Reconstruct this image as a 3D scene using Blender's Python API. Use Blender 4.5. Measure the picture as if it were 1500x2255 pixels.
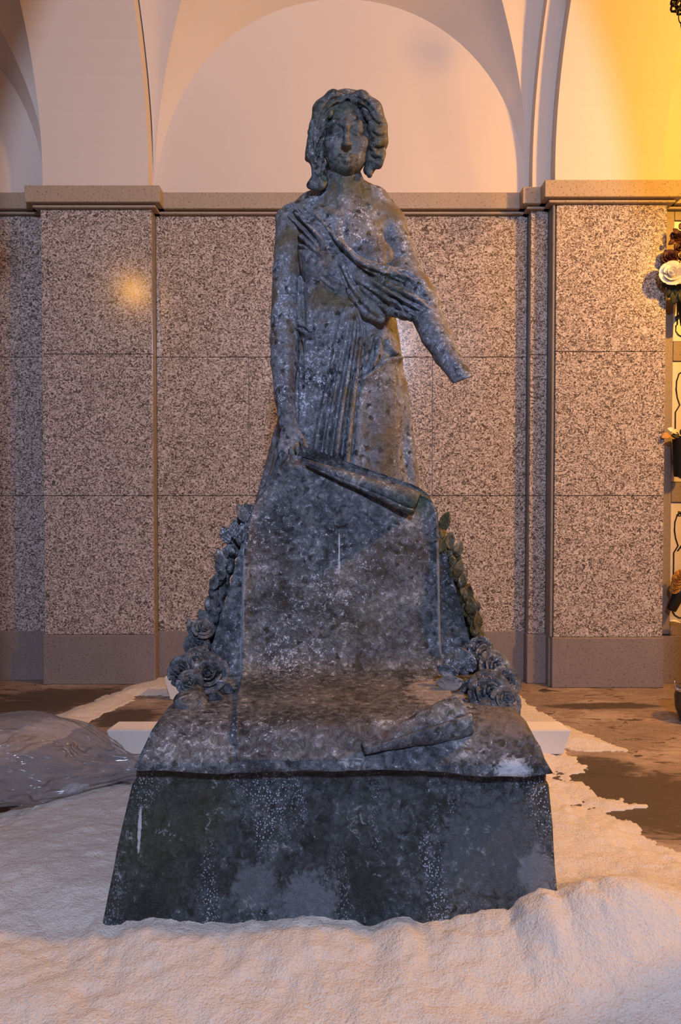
import bpy, bmesh, math, random
import numpy as np
from mathutils import Vector, Matrix
random.seed(7); RNG = np.random.default_rng(7)
S = bpy.context.scene
COL = S.collection
for o in list(bpy.data.objects): bpy.data.objects.remove(o)

# ---------------------------------------------------------------- camera
F = 1600.0                       # focal length in pixels of the 1500x2255 frame
PITCH = math.atan((1127.5 - 1086) / F)
CAMZ = 1.5
cd = bpy.data.cameras.new('camera'); cam = bpy.data.objects.new('camera', cd); COL.objects.link(cam)
cd.sensor_fit = 'VERTICAL'; cd.sensor_height = 36; cd.lens = 36 * F / 2255
cam.location = (0, 0, CAMZ); cam.rotation_euler = (math.pi / 2 - PITCH, 0, 0)
cd.clip_start = 0.05
S.camera = cam

# ---------------------------------------------------------------- world, lamps, exposure
w = bpy.data.worlds.new('night'); S.world = w; w.use_nodes = True
bg = w.node_tree.nodes['Background']; bg.inputs[0].default_value = (0.35, 0.48, 1.0, 1); bg.inputs[1].default_value = 0.10
def lamp(name, loc, energy, color, radius, kind='POINT', rot=None, size=None):
    l = bpy.data.lights.new(name, kind); l.energy = energy; l.color = color
    if kind == 'AREA':
        l.shape = 'DISK'; l.size = size
    else: l.shadow_soft_size = radius
    o = bpy.data.objects.new(name, l); COL.objects.link(o); o.location = loc
    if rot: o.rotation_euler = rot
    return o
lamp('flash_light', (0.36, -3.0, 4.4), 1140, (0.61, 0.72, 1.0), 0.2)
lamp('gallery_lamp_right', (3.95, 3.0, 4.0), 570, (1.0, 0.465, 0.055), 0.16)
lamp('gallery_lamp_left', (-2.72, 1.7, 4.16), 34, (1.0, 0.45, 0.06), 0.12)
S.view_settings.view_transform = 'Standard'; S.view_settings.look = 'None'
S.view_settings.gamma = 1; S.view_settings.use_curve_mapping = False
S.view_settings.exposure = 0.42

# ---------------------------------------------------------------- helpers
def W(px, py, D):
    """photo pixel + distance along +Y (metres) -> world point"""
    xc = (px - 750) / F; yc = -(py - 1127.5) / F
    c, s = math.cos(PITCH), math.sin(PITCH)
    y = c + s * yc; z = -s + c * yc
    k = D / y
    return np.array((xc * k, D, CAMZ + z * k))
def PX(P):
    """world points (n,3) -> photo pixels"""
    c, s = math.cos(PITCH), math.sin(PITCH)
    y, z = P[:, 1], P[:, 2] - CAMZ
    dep = c * y - s * z; up = s * y + c * z
    return 750 + F * P[:, 0] / dep, 1127.5 - F * up / dep
def G(px, py, z=0.0):
    """photo pixel on the horizontal plane z -> world point"""
    p = W(px, py, 1.0); k = (z - CAMZ) / (p[2] - CAMZ)
    return np.array((p[0] * k, k, z))
def tag(o, label=None, cat=None, group=None, kind=None):
    if label: o['label'] = label
    if cat: o['category'] = cat
    if group: o['group'] = group
    if kind: o['kind'] = kind
    return o
def empty(name, loc, label, cat, group=None, kind=None):
    o = bpy.data.objects.new(name, None); COL.objects.link(o); o.location = loc; o.empty_display_size = 0.1
    return tag(o, label, cat, group, kind)
def wpos(o):
    p = Vector(o.location)
    while o.parent: o = o.parent; p += o.location
    return p
def link(name, me, mat, parent=None, smooth=False):
    o = bpy.data.objects.new(name, me); COL.objects.link(o)
    if mat and not me.materials: me.materials.append(mat)
    if parent:
        o.parent = parent; o.location = -wpos(parent)   # mesh data is in world space
    if smooth: me.polygons.foreach_set('use_smooth', [True] * len(me.polygons))
    return o
def mesh(name, V, Fc, mat, parent=None, smooth=False):
    me = bpy.data.meshes.new(name)
    me.from_pydata([tuple(map(float, v)) for v in V], [], [tuple(map(int, f)) for f in Fc]); me.update()
    return link(name, me, mat, parent, smooth)
def bmobj(name, bm, mat, parent=None, smooth=False):
    me = bpy.data.meshes.new(name); bmesh.ops.recalc_face_normals(bm, faces=bm.faces); bm.to_mesh(me); bm.free()
    return link(name, me, mat, parent, smooth)
def box(bm, lo, hi, bev=0.0, seg=1):
    r = bmesh.ops.create_cube(bm, size=1)
    vs = r['verts']
    for v in vs:
        for i in range(3): v.co[i] = lo[i] + (v.co[i] + .5) * (hi[i] - lo[i])
    if bev > 0:
        es = list({e for v in vs for e in v.link_edges})
        bmesh.ops.bevel(bm, geom=es, offset=bev, segments=seg, affect='EDGES', profile=.5)
def boxobj(name, lo, hi, mat, parent=None, bev=0.0, seg=1):
    bm = bmesh.new(); box(bm, lo, hi, bev, seg); return bmobj(name, bm, mat, parent)
def tube(bm, pts, rad, n=8, caps=True):
    pts = [Vector(p) for p in pts]
    rads = rad if hasattr(rad, '__len__') else [rad] * len(pts)
    rings = []; up = Vector((0.13, 0.2, 1)).normalized()
    for i, p in enumerate(pts):
        t = (pts[min(i + 1, len(pts) - 1)] - pts[max(i - 1, 0)]).normalized()
        a = t.cross(up)
        if a.length < .05: a = t.cross(Vector((1, 0, 0)))
        a.normalize(); b = t.cross(a).normalized()
        rings.append([bm.verts.new(p + (a * math.cos(q) + b * math.sin(q)) * rads[i]) for q in [2 * math.pi * k / n for k in range(n)]])
    for r0, r1 in zip(rings, rings[1:]):
        for k in range(n): bm.faces.new((r0[k], r0[(k + 1) % n], r1[(k + 1) % n], r1[k]))
    if caps: bm.faces.new(rings[0]); bm.faces.new(rings[-1])
def lathe(bm, c, prof, n=20, caps=True):
    rings = [[bm.verts.new((c[0] + r * math.cos(2 * math.pi * k / n), c[1] + r * math.sin(2 * math.pi * k / n), c[2] + z)) for k in range(n)] for r, z in prof]
    for r0, r1 in zip(rings, rings[1:]):
        for k in range(n): bm.faces.new((r0[k], r0[(k + 1) % n], r1[(k + 1) % n], r1[k]))
    if caps: bm.faces.new(rings[0]); bm.faces.new(rings[-1])
def vnoise(x, y, seed=0, octaves=4, gain=.5):
    """smooth value noise, numpy, roughly -1..1"""
    out = np.zeros_like(x, dtype=float); amp = 1.0
    r = np.random.default_rng(seed); tot = 0
    for o in range(octaves):
        T = r.uniform(-1, 1, (64, 64)); ox, oy = r.uniform(0, 64, 2)
        xx, yy = x * 2 ** o + ox, y * 2 ** o + oy
        xi, yi = np.floor(xx).astype(int), np.floor(yy).astype(int); fx, fy = xx - xi, yy - yi
        fx = fx * fx * (3 - 2 * fx); fy = fy * fy * (3 - 2 * fy)
        a, b = T[xi % 64, yi % 64], T[(xi + 1) % 64, yi % 64]; c, d = T[xi % 64, (yi + 1) % 64], T[(xi + 1) % 64, (yi + 1) % 64]
        out += amp * ((a * (1 - fx) + b * fx) * (1 - fy) + (c * (1 - fx) + d * fx) * fy); tot += amp; amp *= gain
    return out / tot
def sstep(a, b, x):
    t = np.clip((x - a) / (b - a), 0, 1); return t * t * (3 - 2 * t)

# ---------------------------------------------------------------- materials
class NM:
    def __init__(self, name, rough=.6, spec=.5):
        self.m = bpy.data.materials.new(name); self.m.use_nodes = True
        self.t = self.m.node_tree; self.b = self.t.nodes['Principled BSDF']
        self.b.inputs['Roughness'].default_value = rough; self.b.inputs['Specular IOR Level'].default_value = spec
        self.pos = self.t.nodes.new('ShaderNodeNewGeometry').outputs['Position']
    def n(self, typ, **kw):
        x = self.t.nodes.new(typ)
        for k, v in kw.items(): setattr(x, k, v)
        return x
    def put(self, sock, v):
        if isinstance(v, bpy.types.NodeSocket): self.t.links.new(v, sock)
        elif isinstance(v, (tuple, list)) and len(v) == 3 and sock.type == 'RGBA': sock.default_value = (*v, 1)
        else: sock.default_value = v
    def math(self, op, a, b=0.0, c=None, clamp=False):
        x = self.n('ShaderNodeMath', operation=op, use_clamp=clamp); self.put(x.inputs[0], a); self.put(x.inputs[1], b)
        if c is not None: self.put(x.inputs[2], c)
        return x.outputs[0]
    def noise(self, scale, detail=4, rough=.55, dist=0.0, vec=None):
        x = self.n('ShaderNodeTexNoise'); self.put(x.inputs['Vector'], vec or self.pos)
        for k, v in (('Scale', scale), ('Detail', detail), ('Roughness', rough), ('Distortion', dist)): x.inputs[k].default_value = v
        return x.outputs['Fac']
    def voro(self, scale, feature='F1', vec=None, rnd=1.0):
        x = self.n('ShaderNodeTexVoronoi', feature=feature); self.put(x.inputs['Vector'], vec or self.pos); x.inputs['Scale'].default_value = scale
        x.inputs['Randomness'].default_value = rnd
        return x.outputs['Distance']
    def scaled(self, s, off=(0, 0, 0)):
        x = self.n('ShaderNodeMapping'); self.put(x.inputs['Vector'], self.pos); x.inputs['Scale'].default_value = s; x.inputs['Location'].default_value = off
        return x.outputs[0]
    def ramp(self, f, stops, interp='LINEAR'):
        x = self.n('ShaderNodeValToRGB'); self.put(x.inputs[0], f); cr = x.color_ramp; cr.interpolation = interp
        while len(cr.elements) < len(stops): cr.elements.new(.5)
        for e, (p, c) in zip(cr.elements, stops):
            e.position = p; e.color = (*(c if hasattr(c, '__len__') else (c, c, c)), 1)
        return x.outputs[0]
    def mix(self, f, a, b, mode='MIX'):
        x = self.n('ShaderNodeMix', data_type='RGBA', blend_type=mode); self.put(x.inputs[0], f); self.put(x.inputs[6], a); self.put(x.inputs[7], b)
        return x.outputs[2]
    def blob(self, c, r):
        """1 at point c, 0 outside an ellipsoid with radii r (a stain with a place of its own)"""
        x = self.n('ShaderNodeVectorMath', operation='SUBTRACT'); self.put(x.inputs[0], self.pos); x.inputs[1].default_value = tuple(map(float, c))
        y = self.n('ShaderNodeVectorMath', operation='DIVIDE'); self.put(y.inputs[0], x.outputs[0]); y.inputs[1].default_value = r
        z = self.n('ShaderNodeVectorMath', operation='LENGTH'); self.put(z.inputs[0], y.outputs[0])
        return self.math('SUBTRACT', 1.0, z.outputs['Value'], clamp=True)
    def bump(self, h, strength=.5, dist=.01):
        x = self.n('ShaderNodeBump'); x.inputs['Strength'].default_value = strength; x.inputs['Distance'].default_value = dist
        self.put(x.inputs['Height'], h); self.t.links.new(x.outputs[0], self.b.inputs['Normal'])
    def color(self, c): self.put(self.b.inputs['Base Color'], c)
    def rough(self, r): self.put(self.b.inputs['Roughness'], r)

def plaster():
    m = NM('plaster', .85, .2)
    n = m.noise(1.2, 4, .6); f = m.noise(30, 3)
    c = m.mix(m.math('MULTIPLY', n, .55), (.62, .55, .49), (.54, .47, .42))
    m.color(c); m.bump(m.math('ADD', m.math('MULTIPLY', f, .3), n), .12, .01); return m.m
def granite():
    m = NM('mottled_granite', .3, .45)
    n = m.noise(34, 2.2, .55, 2.4, m.scaled((1, 1, 1.25)))
    n2 = m.noise(9, 3, .6)
    c = m.ramp(n, [(.37, (.05, .038, .032)), (.45, (.14, .11, .095)), (.51, (.38, .32, .285)), (.63, (.60, .53, .49))])
    c = m.mix(m.math('MULTIPLY', n2, .3), c, (.23, .18, .15))
    m.color(c); m.rough(m.math('MULTIPLY_ADD', n, .08, .13)); return m.m
def smooth_stone(name, a, b, rough=.5):
    m = NM(name, rough, .4)
    n = m.noise(6, 5, .6); g = m.noise(70, 3, .6)
    c = m.mix(n, a, b)
    c = m.mix(m.ramp(g, [(.36, 1.0), (.42, 0.0)]), c, tuple(v * .45 for v in a))
    m.color(c); m.bump(g, .12, .004); return m.m
def floor_mat():
    m = NM('worn_dusty_floor', .55, .4)
    n = m.noise(1.4, 7, .62, .4, m.scaled((1, 2.1, 1))); s = m.noise(6, 6, .7, .8, m.scaled((1, 2.6, 1), (3, 1, 0)))
    c = m.mix(m.ramp(s, [(.35, 0.0), (.7, 1.0)]), (.20, .135, .10), (.33, .25, .20))
    dust = m.ramp(m.math('ADD', m.math('MULTIPLY', n, .65), m.math('MULTIPLY', s, .35)), [(.50, 0.0), (.60, .75)])
    c = m.mix(dust, c, (.43, .34, .27))
    for p, r in ((G(1400, 1760), (.75, .50, 1)), (G(1300, 1690), (.35, .22, 1)), (G(150, 1535), (.62, .32, 1)), (G(20, 1560), (.6, .3, 1)), (G(275, 1580), (.30, .26, 1)), (G(1330, 1555), (.55, .10, 1)), (G(10, 1800), (.22, .2, 1))):
        k = m.ramp(m.math('ADD', m.blob(p, r), m.math('MULTIPLY', m.math('SUBTRACT', s, .5), 1.5)), [(.10, 0.0), (.36, .95)])
        c = m.mix(k, c, (.062, .042, .028))
    m.color(c); m.bump(s, .35, .012); m.rough(m.ramp(n, [(.3, .35), (.7, .7)])); return m.m
def sand_mat():
    m = NM('pale_powder', .95, .15)
    n = m.noise(3, 6, .6); g = m.noise(130, 2, .6); l = m.noise(30, 6, .72)
    c = m.mix(n, (.74, .665, .60), (.63, .56, .50))
    c = m.mix(m.ramp(g, [(.34, .35), (.40, 0.0)]), c, (.40, .33, .27))
    m.color(c); m.bump(m.math('ADD', l, m.math('MULTIPLY', g, .35)), .7, .025); return m.m
def weathered(name, dark=(.020, .022, .025), mid=(.060, .065, .075), light=(.30, .315, .36), lightness=.5, stains=(), spots=1.0, patches=(), drips=0.0, bump=.8):
    m = NM(name, .55, .45)
    n = m.noise(5.5, 6, .62, .5); f = m.noise(38, 6, .70, .7); vf = m.noise(150, 3, .6); big = m.noise(2.3, 3, .5)
    o = (lightness - .5) * .25
    k = m.math('ADD', m.math('MULTIPLY', n, .45), m.math('MULTIPLY', f, .55))
    c = m.ramp(k, [(.40 - o, dark), (.475 - o, mid), (.55 - o, tuple(a * .74 + b * .26 for a, b in zip(mid, light))), (.66 - o, light)])
    crust = m.math('ADD', m.math('MULTIPLY', vf, .42), m.math('ADD', m.math('MULTIPLY', f, .40), m.math('MULTIPLY', big, .18)))
    c = m.mix(m.ramp(crust, [(.565 - o * .6, 0.0), (.60 - o * .6, .9)]), c, tuple(min(1, v * 1.75) for v in light))
    sv = m.voro(19, rnd=1.0); sn = m.noise(4, 2)
    sp = m.ramp(m.math('ADD', sv, m.math('MULTIPLY', m.math('SUBTRACT', f, .5), 1.1)), [(.14, spots), (.30, 0.0)])
    sp = m.math('MULTIPLY', sp, m.ramp(sn, [(.42, 0.0), (.5, 1.0)]))
    c = m.mix(sp, c, tuple(v * .55 for v in dark))
    if drips:
        dn = m.noise(1, 3, .6, .3, m.scaled((7, 7, .9), (2.3, 0, 0))); dd = m.voro(140, vec=m.scaled((1, 1, .8)))
        q = m.math('MULTIPLY', m.ramp(dn, [(.50, 0.0), (.60, 1.0)]), m.ramp(dd, [(.24, drips), (.36, 0.0)]))
        c = m.mix(q, c, tuple(min(1, v * 2.0) for v in light))
    for p, r, col, amt in stains:
        q = m.ramp(m.math('ADD', m.blob(p, r), m.math('MULTIPLY', m.math('SUBTRACT', n, .5), 1.6)), [(.05, 0.0), (.85, amt)])
        c = m.mix(q, c, m.mix(m.ramp(k, [(.42, 0.0), (.62, .8)]), col, tuple(v * 2.2 for v in col)))
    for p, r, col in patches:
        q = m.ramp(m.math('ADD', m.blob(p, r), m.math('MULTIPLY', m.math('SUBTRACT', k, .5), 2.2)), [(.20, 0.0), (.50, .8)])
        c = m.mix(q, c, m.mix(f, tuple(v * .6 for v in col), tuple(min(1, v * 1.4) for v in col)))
    m.color(c); m.bump(m.math('ADD', m.math('ADD', n, f), m.math('MULTIPLY', vf, .5)), bump, .012)
    m.rough(m.ramp(f, [(.35, .34), (.6, .72)])); return m.m
def plain(name, c, rough=.5, metal=0.0, noise_amt=.3, spec=.5):
    m = NM(name, rough, spec); n = m.noise(20, 4)
    m.color(m.mix(m.math('MULTIPLY', n, noise_amt), c, tuple(v * .5 for v in c))); m.b.inputs['Metallic'].default_value = metal; return m.m
def plastic():
    m = NM('clear_plastic_film', .2, 1.0)
    q = m.math('ABSOLUTE', m.math('SUBTRACT', m.noise(5, 2, .5, 1.2, m.scaled((.8, 1.2, 1.8))), .5)); n = m.math('ADD', m.math('MULTIPLY', m.ramp(q, [(0.0, 1.0), (.05, 0.0)]), m.ramp(m.noise(4, 2, .5, 0, m.scaled((1, 1, 1), (7, 2, 1))), [(.52, 0.0), (.6, .5)])), m.noise(2.6, 3))
    m.color((.36, .33, .33)); m.bump(n, .8, .055); m.b.inputs['Coat Weight'].default_value = 1; m.b.inputs['Coat Roughness'].default_value = .14
    tr = m.n('ShaderNodeBsdfTransparent'); tr.inputs[0].default_value = (.93, .92, .92, 1)
    fr = m.n('ShaderNodeLayerWeight'); fr.inputs[0].default_value = .35
    mx = m.n('ShaderNodeMixShader'); out = m.t.nodes['Material Output']
    m.t.links.new(m.ramp(fr.outputs['Facing'], [(0.0, .34), (1.0, .62)]), mx.inputs[0])
    m.t.links.new(tr.outputs[0], mx.inputs[1]); m.t.links.new(m.b.outputs[0], mx.inputs[2]); m.t.links.new(mx.outputs[0], out.inputs[0]); return m.m

PL, GR = plaster(), granite()
CORN = smooth_stone('cornice_stone', (.36, .28, .20), (.30, .235, .17))
BASE = smooth_stone('baseboard_stone', (.23, .185, .17), (.18, .145, .135), .55)
SIDE = smooth_stone('pilaster_side_stone', (.24, .20, .165), (.19, .155, .13), .5)
FLOOR, SAND = floor_mat(), sand_mat()
MARBLE = plain('white_marble', (.66, .62, .60), .35, noise_amt=.12)
BLACK = plain('black_inlay', (.006, .006, .007), .4)

# ---------------------------------------------------------------- setting: floor, walls, pilasters, cornices
YW = 5.80                         # plane of the recessed wall
Z0, Z1, ZB = 3.84, 3.69, .39      # cornice top, cornice bottom, baseboard top
J1, J2 = 1.48, 2.58               # panel joints
def structure(o, label=None): return tag(o, label, None, None, 'structure')
fl = structure(mesh('floor', [(-9, -3, 0), (9, -3, 0), (9, 7, 0), (-9, 7, 0)], [(0, 1, 2, 3)], FLOOR), 'worn brown stone floor dusted with pale powder')
wb = structure(boxobj('wall_back', (-8, YW + .03, 0), (8, YW + .3, 7.2), PL), 'back wall of pale plaster above mottled granite panels')
lun = None
def panel(x0, x1, z0, z1, yf, parent, th=.035, g=.0022):
    return boxobj('granite_panel', (x0 + g, yf, z0 + g), (x1 - g, yf + th, z1 - g), GR, parent, .0025)
def course_panels(xs, yf, parent):
    for a, b in zip(xs, xs[1:]):
        for z0, z1 in ((ZB, J1), (J1, J2), (J2, Z1)): panel(a, b, z0, z1, yf, parent)
boxobj('plaster_face', (-8, YW, Z0 - .05), (8, YW + .04, 7.2), PL, wb)
XL0, XL1 = -2.32, -1.462          # left pilaster
XS0, XM0, XM1 = 1.478, 1.613, 2.482  # right strip, right main pilaster
YL, YS, YM, YN = 5.67, 5.697, 5.573, 5.70
course_panels([-5.26, -3.79, XL0], YW, wb)
for xs_, za, zb_ in (([XL1, 0, XS0], ZB, J1), ([XL1, -.73, .73, XS0], J1, J2), ([XL1, 0, XS0], J2, Z1)):
    for a, b in zip(xs_, xs_[1:]): panel(a, b, za, zb_, YW, wb)
def cornice(name, xs, yf, label, over=.085):
    """two-step cornice with a mitred return at its ends; xs = (x0, x1) of the wall face below"""
    c = empty(name, (xs[0], yf, Z1), label, None, None, 'structure')
    boxobj('fascia', (xs[0] - over, yf - over, 3.715), (xs[1] + over, yf + .3, Z0), CORN, c, .004)
    boxobj('lower_moulding', (xs[0] - over * .5, yf - over * .5, Z1), (xs[1] + over * .5, yf + .3, 3.7085), CORN, c, .003)
    boxobj('shadow_groove', (xs[0] - over * .3, yf - over * .3, 3.70), (xs[1] + over * .3, yf + .28, 3.72), CORN, c)
    return c
cornice('trim_1', (-7.9, XL0 - .02), YW, 'stone cornice over the far left granite wall', .085)
cornice('trim_2', (XL1 + .02, XS0 - .02), YW, 'long stone cornice behind the statue head')
cornice('trim_3', (XL0, XL1), YL, 'projecting cornice block capping the left pilaster')
cornice('trim_4', (XS0, XM0), YS, 'small stepped cornice block on the narrow right strip')
cornice('trim_5', (XM0, XM1), YM, 'projecting cornice block capping the broad right pilaster')
cornice('trim_6', (XM1 + .02, 8), YN, 'cornice above the burial niches at right')
def pilaster(name, x0, x1, yf, label, edge=False):
    p = empty(name, (x0, yf, 0), label, None, None, 'structure')
    boxobj('pilaster_core', (x0, yf + .0331, 0), (x1, YW + .05, Z1), SIDE, p)
    if edge:
        boxobj('edge_strip', (x0, yf, ZB), (x0 + .018, yf + .04, Z1), SIDE, p, .005); x0 += .026
    course_panels([x0, x1], yf, p)
    boxobj('plinth_block', (x0 - .012, yf - .014, 0), (x1 + .012, yf + .12, ZB), BASE, p, .006)
    return p
pilaster('trim_7', XL0, XL1, YL, 'broad granite pilaster left of the statue')
pilaster('trim_8', XS0, XM0, YS, 'narrow granite strip beside the right pilaster')
pilaster('trim_9', XM0, XM1, YM, 'broad granite pilaster right of the statue', True)
bb = empty('baseboard_back', (0, YW, 0), 'low stone skirting along the recessed wall', None, None, 'structure')
for a, b in ((-5.26, -3.79), (-3.79, XL0), (XL1, -.73), (-.73, .73), (.73, XS0)):
    boxobj('skirting_block', (a + .002, YW - .014, 0), (b - .002, YW + .05, ZB + .005), BASE, bb, .004)

# ---------------------------------------------------------------- vault
ZS = 3.95                          # springing
YC, HB, HD = 3.90, 1.47, 1.9       # bay centre, half width, half depth
cei = empty('ceiling', (0, YC, ZS), 'plastered cross vault of the gallery', None, None, 'structure')
def vault(cx, hw):
    N, M = 40, 6
    hd = math.hypot(hw, HD)
    def Gp(t, sx, sy): return Vector((cx + sx * hw * math.cos(t), YC + sy * HD * math.cos(t), ZS + 1.93 * math.sin(t)))
    V, Fc = [], []
    def loft(fa, fg, name):
        V, Fc = [], []
        for i in range(N + 1):
            t = math.pi * i / N
            a, g = fa(t), fg(t)
            for j in range(M + 1):
                k = j / M; p = a.lerp(g, k); p.z += .06 * math.sin(math.pi * k) * math.sin(t)
                V.append(p)
        for i in range(N):
            for j in range(M):
                q = i * (M + 1) + j; Fc.append((q, q + 1, q + M + 2, q + M + 1))
        mesh('vault_web', V, Fc, PL, cei, True)
    def groin(sy):
        def g(t):
            s = 1 if t <= math.pi / 2 else -1
            tt = t if s == 1 else math.pi - t
            return Gp(tt, s, sy)
        return g
    rl = hw - .05
    for sy in (1, -1):
        loft(lambda t, sy=sy: Vector((cx + rl * math.cos(t), YC + sy * (HD + .01), ZS + rl * math.sin(t))), groin(sy), 'web')
    def groinx(sx):
        def g(t):
            s = 1 if t <= math.pi / 2 else -1
            tt = t if s == 1 else math.pi - t
            return Gp(tt, sx, s)
        return g
    for sx in (1, -1):
        loft(lambda t, sx=sx: Vector((cx + sx * (hw + .01), YC + HD * math.cos(t), ZS + HD * math.sin(t))), groinx(sx), 'web')
vault(.008, HB); vault(XL0 - HB, HB); vault(XM1 + HB, HB)
def arch(name, x0, x1, ri, ro, label):
    N = 48; V, Fc = [], []
    prof = [(x0, ro), (x0, ri), (x1, ri), (x1, ro)]
    pts = [(YC + 2.0, None)]
    for i in range(N + 1):
        t = math.pi * i / N
        for x, r in prof: V.append((x, YC + r * math.cos(t), ZS + r * math.sin(t)))
    lo = []
    for i in range(N):
        for j in range(4):
            a, b = i * 4 + j, i * 4 + (j + 1) % 4; Fc.append((a, b, b + 4, a + 4))
    k = len(V)                                # stilt: straight piece from springing down to the cornice
    for x, r in prof: V.append((x, YC + r, Z0 - .02))
    for j in range(4): Fc.append((j, (j + 1) % 4, k + (j + 1) % 4, k + j))
    o = structure(mesh(name, V, Fc, PL), label); return o
arch('trim_10', XL0 + .02, XL1 - .02, YL - YC, 2.15, 'broad plaster transverse arch springing from the left pilaster')
arch('trim_11', XS0 + .01, XM0 + .04, YS - YC, 2.15, 'narrow plaster arch springing from the right strip')
arch('trim_12', XM0 + .015, XM1 - .02, YM - YC, 2.15, 'broad plaster transverse arch springing from the right pilaster')

for nm_, a, b, lab in (('trim_13', XM0 + .09, XM1, 'front pillar of the gallery at right, unseen, placed to block lamp light'), ('trim_14', XL0, XL1 - .02, 'front pillar of the gallery at left, outside the picture')):
    p = empty(nm_, (a, 1.75, 0), lab, None, None, 'structure')  # both pillars unseen; right one set to cut flash light at the wall's right edge
    boxobj('pillar_shaft', (a, 1.75, 0), (b, 2.28, Z1 + .02), SIDE, p, .01); boxobj('pillar_capital', (a - .06, 1.70, Z1), (b + .06, 2.33, Z0), CORN, p, .005); boxobj('pillar_upper', (a, 1.75, Z0), (b, 2.28, 6.2), PL, p)
# ---------------------------------------------------------------- burial niches at the right edge
NI = smooth_stone('niche_frame_stone', (.26, .21, .17), (.22, .175, .14), .5)
wr = structure(boxobj('wall_right', (XM1, YN + .03, 0), (3.9, YN + .1, Z1), NI), 'stone grid of burial niches right of the pilaster')
def nz(py, D=YN): return float(W(750, py, D)[2])
def nx(px, D=YN): return float(W(px, 1100, D)[0])
PLX0, PLX1 = nx(1479), nx(1479) + .62
rows = [(485, 752), (795, 1062), (1106, 1371)]
boxobj('frame_post', (XM1, YN, ZB), (PLX0 - .002, YN + .05, Z1), NI, wr, .003)
ys = [458] + [v for r in rows for v in r] + [1415]
for a, b in ((458, 485), (752, 795), (1062, 1106), (1371, 1400)):
    boxobj('frame_rail', (PLX0, YN, nz(b)), (PLX1, YN + .05, nz(a)), NI, wr, .003)
boxobj('skirting_block', (XM1, YN - .012, 0), (3.9, YN + .06, nz(1400)), BASE, wr, .004)
def plaque(y0, y1, label, letters=()):
    zt, zb = nz(y0) - .004, nz(y1) + .004
    p = empty('niche_plaque', (PLX0, YN + .03, zb), label, 'plaque')
    boxobj('marble_slab', (PLX0 + .002, YN + .014, zb), (PLX1 - .004, YN + .029, zt), MARBLE, p, .002)
    h = zt - zb; yb = YN + .0135; x = PLX0 - nx(1479)
    def q(px, f): return (nx(px), yb, zt - h * f)
    L = [(1501, .085), (1494, .10), (1489, .16), (1488, .23), (1491, .30), (1496.5, .36), (1487, .42), (1487, .62), (1489, .62), (1489, .86), (1486, .87), (1486, .915), (1491, .945), (1500, .965)]
    cx = nx(1479) + .31
    left = [q(a, b) for a, b in L]; right = [(2 * cx - a, b, c) for a, b, c in reversed(left)]
    bm = bmesh.new(); tube(bm, left + right + [left[0]], .0062, 6, False); bmobj('inlaid_border', bm, BLACK, p)
    for ch, px, py, s in letters:
        cu = bpy.data.curves.new('letter', 'FONT'); cu.body = ch; cu.size = s; cu.extrude = .0012; cu.shear = .25 if ch == 'A' else 0
        cu.offset = .0012
        tmp = bpy.data.objects.new('letter', cu); COL.objects.link(tmp)
        dg = bpy.context.evaluated_depsgraph_get(); me = bpy.data.meshes.new_from_object(tmp.evaluated_get(dg)); bpy.data.objects.remove(tmp)
        me.transform(Matrix.Translation((nx(px), YN + .0135, nz(py))) @ Matrix.Rotation(math.pi / 2, 4, 'X')); me.materials.clear()
        link('letter', me, BLACK, p)
plaque(*rows[0], 'white marble niche plaque at the top, behind the white roses')
plaque(*rows[1], 'white marble niche plaque in the middle, behind the straight black vase')
plaque(*rows[2], 'white marble niche plaque at the bottom with cut letters and tilted vase', [('B', 1494.5, 1137, .055), ('A', 1494, 1214, .11)])

VASE = plain('black_vase', (.010, .010, .011), .35)
STEM = plain('dark_leaf', (.018, .022, .010), .6)
ROSEW = plain('white_petal', (.72, .68, .60), .6, noise_amt=.1)
ROSEY = plain('cream_petal', (.70, .58, .33), .6, noise_amt=.1)
RED = plain('dark_red_petal', (.055, .008, .010), .55)
OCHRE = plain('dry_ochre_petal', (.50, .25, .06), .7)

def petal(bm, c, ax, a, R, h0, h1, wid, curl):
    """one curved petal around axis ax at angle a"""
    ax = Vector(ax).normalized(); u = ax.orthogonal().normalized(); v = ax.cross(u)
    g = []
    for j in range(4):
        t = j / 3; row = []
        for i in range(5):
            s = (i / 4 - .5) * wid
            r = R * (.45 + .55 * t) + curl * R * t * t
            an = a + s * (1 - .25 * t * t)
            hh = h0 + (h1 - h0) * t - curl * .45 * (h1 - h0) * t ** 3 - abs(i / 4 - .5) * .25 * (h1 - h0) * t
            row.append(bm.verts.new(Vector(c) + (u * math.cos(an) + v * math.sin(an)) * r + ax * hh))
        g.append(row)
    for j in range(3):
        for i in range(4): bm.faces.new((g[j][i], g[j][i + 1], g[j + 1][i + 1], g[j + 1][i]))
def rose_bm(c, ax, R, seed=0):
    bm = bmesh.new(); r = random.Random(seed)
    for ring, (rr, n, h, cu, wd) in enumerate(((.28, 3, .75, .0, 2.4), (.5, 4, .72, .10, 1.9), (.75, 5, .6, .3, 1.6), (.95, 6, .42, .5, 1.45))):
        for k in range(n): petal(bm, c, ax, 2 * math.pi * k / n + ring * .6 + r.uniform(-.15, .15), R * rr, -R * .25, R * h * r.uniform(.9, 1.1), wd, cu)
    bmesh.ops.create_icosphere(bm, subdivisions=2, radius=R * .45, matrix=Matrix.Translation(Vector(c) - Vector(ax).normalized() * R * .1))
    return bm
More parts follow.
